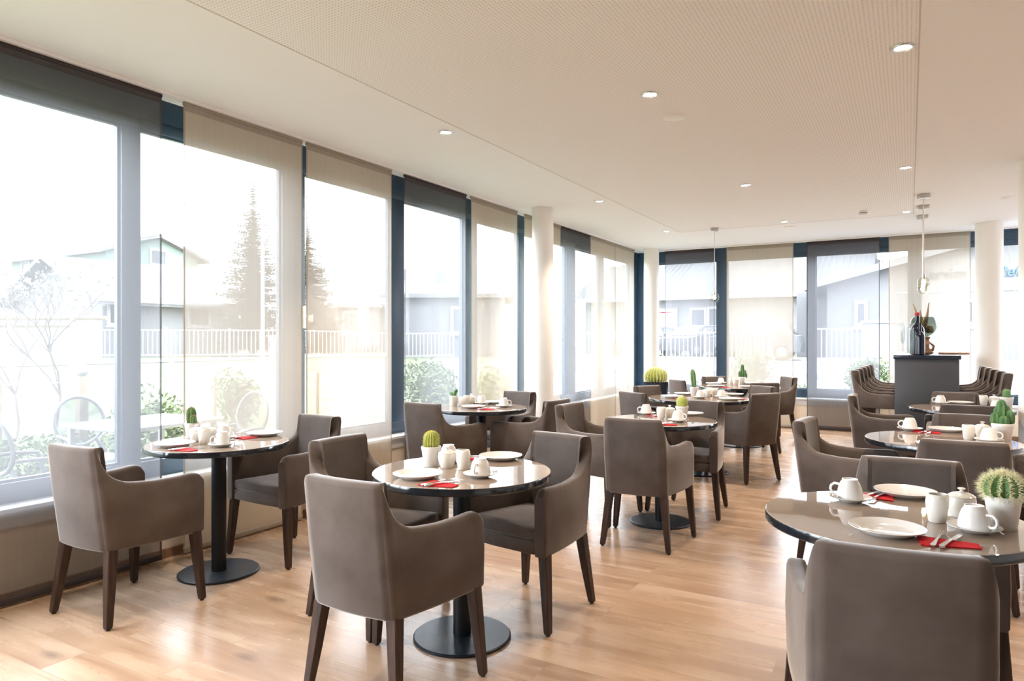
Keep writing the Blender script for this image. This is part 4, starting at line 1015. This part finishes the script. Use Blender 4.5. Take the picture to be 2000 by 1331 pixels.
# trees and shrubs
def leaf_quad(b, p, s, r):
    n = Vector((r.gauss(0, 1), r.gauss(0, 1), r.gauss(0, 1) + .6)).normalized(); a = n.orthogonal().normalized(); c = n.cross(a); w = r.uniform(0, 6.28)
    a, c = a * math.cos(w) + c * math.sin(w), c * math.cos(w) - a * math.sin(w)
    b.faces.new([b.verts.new(p + a * s), b.verts.new(p + c * s * .45 + n * s * .12), b.verts.new(p - a * s), b.verts.new(p - c * s * .45 + n * s * .12)])
def shrub(name, label, x, y, rx, h, n, s, m, seed, cat='shrub', group='shrubs outside the windows'):
    r = random.Random(seed); z = gz(x, y); t = thing(name, label, cat, (x, y, z), 0, group); b = N()
    lumps = [(Vector((r.uniform(-.45, .45) * rx, r.uniform(-.45, .45) * rx, h * r.uniform(.35, .7))), r.uniform(.45, .7)) for _ in range(9)]
    for _ in range(n):
        c, k = r.choice(lumps); d = Vector((r.gauss(0, 1), r.gauss(0, 1), r.gauss(0, 1))).normalized() * (r.random() ** .35)
        p = c + Vector((d.x * rx * k, d.y * rx * k, d.z * h * .5 * k))
        if p.z < .02: p.z = .02 + r.random() * .1
        leaf_quad(b, p, s * r.uniform(.7, 1.2), r)
    obj('foliage', b, m, t, smooth=False); b = N()
    for k in range(6):
        a = r.uniform(0, 6.28); tube(b, [(0, 0, 0), (.25 * rx * math.cos(a), .25 * rx * math.sin(a), h * .35), (.5 * rx * math.cos(a), .5 * rx * math.sin(a), h * .75)], [.018, .012, .005], 6)
    obj('stems', b, M['bark'], t); return t
q = far(855, 700, 9.6); shrub('hedge_shrub', 'dense green shrub outside behind the pleated dark curtain panel', q.x, q.y, .55, 1.35, 2600, .045, M['leafg'], 1)
q = far(296, 800, 7.3); shrub('garden_shrub', 'fresh green shrub outside in the gap between two curtain panels', q.x, q.y, .40, 1.1, 2200, .038, M['leafg'], 2)
q = far(462, 760, 9.6); shrub('garden_shrub', 'grey-green slim shrub outside behind the two-stem cactus table', q.x, q.y, .34, 1.2, 1300, .04, M['leafd'], 3)
q = far(968, 720, 13); shrub('garden_shrub', 'pale shrub outside near the halfway round column', q.x, q.y, .6, 1.1, 1500, .05, M['leafg'], 4)
for k, (px, d, rx, h, sd) in enumerate(((-40, 5.2, .5, .55, 5), (20, 6.0, .55, .65, 6), (75, 7.0, .6, .6, 7), (0, 4.7, .38, .42, 8), (130, 6.9, .5, .6, 9), (250, 7.2, .5, .6, 10))):
    q = far(px, 800, d); shrub('ground_cover_shrub', 'low leafy ground cover outside, %s' % ('cut by the left picture edge', 'left of the plastic garden chairs', 'behind the sideways garden chair', 'closest under the left window', 'behind the garden table', 'beyond the garden table on the right')[k], q.x, q.y, rx * 1.25, h, 2400, .042, M['leafg'], sd)
q = far(1470, 705, 16.2); shrub('street_shrub', 'round grey-green bush across the path behind the farthest table', q.x, q.y, .58, 1.35, 2400, .05, M['leafd'], 11)
q = far(1702, 715, 14.6); shrub('street_shrub', 'bright leafy round bush left of the bar outside the street windows', q.x, q.y, .50, 1.22, 2400, .05, M['leafg'], 12)
q = far(1376, 725, 14); shrub('street_shrub', 'small pale bush beside the narrow street window mullion', q.x, q.y, .26, .75, 700, .04, M['leafg'], 13)
q = far(1571, 735, 14); shrub('street_shrub', 'small sparse bush between the grey and beige street curtains', q.x, q.y, .22, .65, 500, .04, M['leafg'], 14)
def fir(label, x, y, h, rb, seed):
    r = random.Random(seed); z = gz(x, y); t = thing('fir_tree', label, 'fir tree', (x, y, z), 0, 'firs beyond the lawn')
    b = N(); tube(b, [(0, 0, 0), (0, 0, h * .5), (0, 0, h)], [.16, .09, .01], 8); obj('trunk', b, M['bark'], t); b = N()
    L_ = 64
    for k in range(L_):
        u = k / L_; zc = h * (.06 + .92 * u); rad = rb * (1 - u) ** .95 * r.uniform(.8, 1.1) + .06
        for q in range(int(12 + 14 * (1 - u))):
            a = r.uniform(0, 6.28); ln = rad * r.uniform(.65, 1.1); dr = Vector((math.cos(a), math.sin(a), 0)); sd = Vector((-math.sin(a), math.cos(a), 0))
            p0 = Vector((0, 0, zc + .1)); prevL = None
            for j in range(6):
                f0, f1 = j / 6, (j + 1) / 6
                def at_(f): return p0 + dr * ln * f + Vector((0, 0, -.32 * ln * f + .22 * ln * f * f * f))
                w = .24 * ln * (1 - f0 * .6) + .05; A, B = at_(f0), at_(f1)
                for sg in (-1, 1): b.faces.new([b.verts.new(A), b.verts.new(B), b.verts.new(A * .4 + B * .6 + sd * sg * w + Vector((0, 0, -w * .5 * r.random())))])
    obj('needles', b, M['needle'], t, smooth=False)
q = far(494, 690, 29.5); fir('tall dark fir beyond the lawn, seen through the second curtain', q.x, q.y, 7.6, 1.9, 1)
q = far(602, 690, 34); fir('second fir behind the tall one, split by a window mullion', q.x, q.y, 6.6, 2.0, 2)
def tree(label, x, y, h, rad, seed, m, zt):
    r = random.Random(seed); t = thing('broadleaf_tree', label, 'tree', (x, y, gz(x, y)), 0, 'trees behind the workshop'); b = N(); tube(b, [(0, 0, 0), (0, 0, h * .6)], [.25, .15], 8); obj('trunk', b, M['bark'], t); b = N()
    lumps = [(Vector((r.uniform(-.7, .7) * rad, r.uniform(-.5, .5) * rad, h * r.uniform(.55, .9))), r.uniform(.35, .55)) for _ in range(12)]
    for _ in range(2200):
        c, k = r.choice(lumps); d = Vector((r.gauss(0, 1), r.gauss(0, 1), r.gauss(0, 1))).normalized() * (r.random() ** .3); leaf_quad(b, c + d * rad * k, .16, r)
    obj('crown', b, m, t, smooth=False)
for k, (x, y, h, rad, lab) in enumerate(((-16, 49, 8.2, 2.6, 'leftmost tree rising behind the ribbed roof'), (-9.8, 50, 8.0, 2.6, 'second tree rising behind the ribbed roof'), (-3.6, 49, 8.4, 2.6, 'tree behind the valley between the two street buildings'))): tree(lab, x, y, h, rad, 30 + k, M['leafd'], 0)
def bare_tree(label, x, y, h, seed, flower):
    r = random.Random(seed); t = thing('bare_tree', label, 'tree', (x, y, gz(x, y))); b = N(); tips = []
    def grow(p, d, ln, rad, lv):
        mid = p + d * ln * .5 + Vector((r.uniform(-1, 1), r.uniform(-1, 1), 0)) * ln * .06; e = p + d * ln
        tube(b, [p, mid, e], [rad, rad * .85, rad * .7], 6, cap=False)
        if lv == 0: tips.append(e); return
        for _ in range(3 if lv > 2 else 2 + (r.random() < .6)):
            nd = (d + Vector((r.uniform(-1, 1), r.uniform(-1, 1), r.uniform(-.3, .7))) * .75).normalized(); grow(e, nd, ln * r.uniform(.6, .8), rad * .62, lv - 1)
    grow(Vector((0, 0, 0)), Vector((0, 0, 1)), h * .32, .022, 5); obj('branches', b, M['bark'], t)
    if flower:
        b = N()
        for p in tips:
            for _ in range(2): leaf_quad(b, p + Vector((r.uniform(-1, 1), r.uniform(-1, 1), r.uniform(-1, 1))) * .10, .03, r)
        obj('blossom', b, M['blossom'], t, smooth=False)
q = far(118, 790, 8.2); bare_tree('bare fruit tree with white blossom outside the left window', q.x, q.y, 2.6, 4, True)
q = far(30, 790, 9.0); bare_tree('bare fruit tree with white blossom at the left picture edge', q.x, q.y, 2.3, 6, True)
q = far(2040, 600, 17); bare_tree('bare street tree in front of the blue lettering', q.x, q.y, 4.6, 9, False)

# garden pieces
def garden_chair(label, x, y, rz, g='translucent garden chairs'):
    t = thing('garden_chair', label, 'garden chair', (x, y, -.1), rz, g)
    def ring(n=40): return [(.215 * math.cos(2 * PI * i / n), .77 + .215 * math.sin(2 * PI * i / n)) for i in range(n + 1)]
    b = N(); V = [b.verts.new((x_, -.22 - (z - .55) * .18 - .02 * (1 - (x_ / .22) ** 2), z)) for x_, z in ring()[:-1]]; c = b.verts.new((0, -.28, .77))
    for i in range(40): b.faces.new((V[i], V[(i + 1) % 40], c))
    bmesh.ops.solidify(b, geom=b.faces[:], thickness=.008); obj('oval_back', b, M['ghost'], t)
    b = N(); tube(b, [(x_, -.22 - (z - .55) * .18 - .02 * (1 - (x_ / .22) ** 2), z) for x_, z in ring()], .016, 8); obj('back_rim', b, M['ghost_f'], t)
    b = N(); bbox(b, -.22, .22, -.20, .24, .435, .465, .012); obj('seat', b, M['ghost'], t)
    for s in (-1, 1):
        b = N(); tube(b, [(s * .20, .21, .44), (s * .21, .23, .2), (s * .20, .22, 0)], [.026, .02, .014], 8); obj('leg', b, M['ghost_f'], t)
        b = N(); tube(b, [(s * .13, -.23, .60), (s * .19, -.20, .46), (s * .20, -.26, .2), (s * .19, -.34, 0)], [.014, .024, .02, .014], 8); obj('leg', b, M['ghost_f'], t)
        b = N(); tube(b, [(s * .20, -.23, .66), (s * .25, -.05, .66), (s * .26, .12, .64), (s * .22, .16, .45)], [.012, .015, .016, .014], 8); obj('armrest', b, M['ghost_f'], t)
garden_chair('grey translucent garden chair turned sideways outside the left window', -5.55, 2.62, 0)
garden_chair('grey translucent garden chair facing the window behind the garden table', -6.25, 3.42, -PI / 2)
garden_chair('grey translucent garden chair at the far end of the garden table', -5.62, 4.32, PI)
t = thing('garden_table', 'white rectangular garden table outside the left window', 'garden table', (-5.52, 3.42, -.1), .06)
b = N(); bbox(b, -.40, .40, -.46, .46, .80, .83, .006); obj('table_top', b, M['metal_w'], t)
for sx in (-1, 1):
    for sy in (-1, 1): b = N(); bbox(b, sx * .34 - .02, sx * .34 + .02, sy * .40 - .02, sy * .40 + .02, 0, .80, .003); obj('leg', b, M['metal_w'], t)
q = far(160, 735, 7.2); t = thing('garden_lamp', 'wooden post lamp with a white globe behind the garden chairs', 'garden lamp', (q.x, q.y, gz(q.x, q.y)))
hh = q.z - gz(q.x, q.y); b = N(); bbox(b, -.045, .045, -.045, .045, 0, hh, .006); obj('post', b, M['timber'], t)
b = N(); sphere(b, (0, 0, hh + .055), .065, u=20, v=12); obj('globe', b, M['wframe'], t)
t = thing('pergola', 'weathered timber beams on posts at the left beyond the fruit trees', 'pergola')
for z_, px1, px2 in ((622, -120, 208), (636, -120, 142)):
    A, B = far(px1, z_, 13.5), far(px2, z_, 13.5); b = N(); tube(b, [A, B], .045, 4); obj('beam', b, M['timber'], t, smooth=False)
for px in (-100, 20, 142): A = far(px, 622, 13.5); b = N(); tube(b, [(A.x, A.y, gz(A.x, A.y)), A], .05, 8); obj('post', b, M['timber'], t)
t = thing('wire_fence', 'thin wire fence across the lawn behind the garden chairs', 'fence'); pts = [far(px, py, 8.0) for px, py in ((-100, 754), (0, 752), (240, 743), (420, 738), (620, 733))]
b = N(); tube(b, pts, .006, 5); obj('wire', b, M['metal_g'], t)
for p in pts: b = N(); tube(b, [(p.x, p.y, gz(p.x, p.y)), (p.x, p.y, p.z + .03)], .02, 6); obj('post', b, M['timber'], t)

def car(label, x, y, rz, m, L_=4.1, H_=1.5, W_=1.72):
    t = thing('parked_car', label, 'car', (x, y, gz(x, y)), rz, 'cars parked across the street'); k = L_ / 4.1; h = H_ / 1.5
    def loft(pts, w0, wf):
        b = N(); Ls = []
        for s in (-1, -.86, .86, 1):
            f = 1 if abs(s) < .9 else .94
            Ls.append([b.verts.new((px * k * (f if abs(s) < .9 else .985), s * wf(pz) * w0 / 2, (pz if abs(s) < .9 else .45 + (pz - .45) * .97) * h)) for px, pz in pts])
        n = len(pts)
        for A, B in zip(Ls, Ls[1:]):
            for i in range(n): b.faces.new((A[i], A[(i+1) % n], B[(i+1) % n], B[i]))
        b.faces.new(Ls[0][::-1]); b.faces.new(Ls[-1]); return b
    body = [(-2.02, .30), (-2.05, .60), (-1.95, .88), (-1.15, .98), (1.55, 1.0), (1.95, .92), (2.05, .62), (2.02, .30)]
    obj('body', loft(body, W_, lambda z: 1), m, t, angle=35)
    cab = [(-1.15, .96), (-.55, 1.42), (-.2, 1.49), (.9, 1.49), (1.35, 1.40), (1.78, .97)]
    obj('roof', loft(cab, W_, lambda z: 1 - (z - .95) * .42), m, t, angle=35)
    for s in (-1, 1):
        b = N()
        for P_ in ([(-.92, 1.02), (-.45, 1.36), (.2, 1.40), (.2, 1.02)], [(.28, 1.02), (.28, 1.40), (.9, 1.40), (1.25, 1.32), (1.48, 1.02)]):
            b.faces.new([b.verts.new((px * k, s * (W_ / 2 * (1 - (pz - .95) * .42) + .004), pz * h)) for px, pz in P_])
        obj('side_window', b, M['wdark'], t, smooth=False)
    for x_, z_, x2, z2 in ((-1.13, 1.0, -.60, 1.39), (1.76, 1.0, 1.40, 1.37)):
        b = N(); b.faces.new([b.verts.new((xx * k + (-.01 if xx < 0 else .012), sy * W_ / 2 * (1 - (zz - .95) * .42) * .9, zz * h + .012)) for xx, zz, sy in ((x_, z_, -1), (x_, z_, 1), (x2, z2, 1), (x2, z2, -1))]); obj('windscreen', b, M['wdark'], t, smooth=False)
    for wx in (-1.28, 1.25):
        for s in (-1, 1):
            b = N(); lathe(b, [(0, -.1), (.26, -.1), (.31, -.07), (.31, .07), (.26, .1), (0, .1)], 24)
            for v in b.verts: v.co = Vector((wx * k + v.co.x, s * (W_ / 2 - .08) + v.co.z, .31 + v.co.y))
            wl = obj('wheel', b, M['tyre'], t, angle=30)
            b = N(); lathe(b, [(0, .01), (.17, .015), (.19, 0)], 20)
            for v in b.verts: v.co = Vector((wx * k + v.co.x, s * (W_ / 2 + .02) + s * v.co.z, .31 + v.co.y))
            obj('hubcap', b, M['hubcap'], wl)
u = onY(1490, 28.5); car('silver car parked behind the round grey-green bush', u - .15, 27.6, .05, M['car_s'], 3.5, 1.5)
u = onY(1362, 31.5); car('dark car parked in front of the workshop door', u, 31.5, 1.2, M['car_d'], 4.0, 1.45)
u = onY(1285, 32); car('dark car parked at the left end of the workshop', u - .5, 32, 1.2, M['car_d'], 4.0, 1.4)
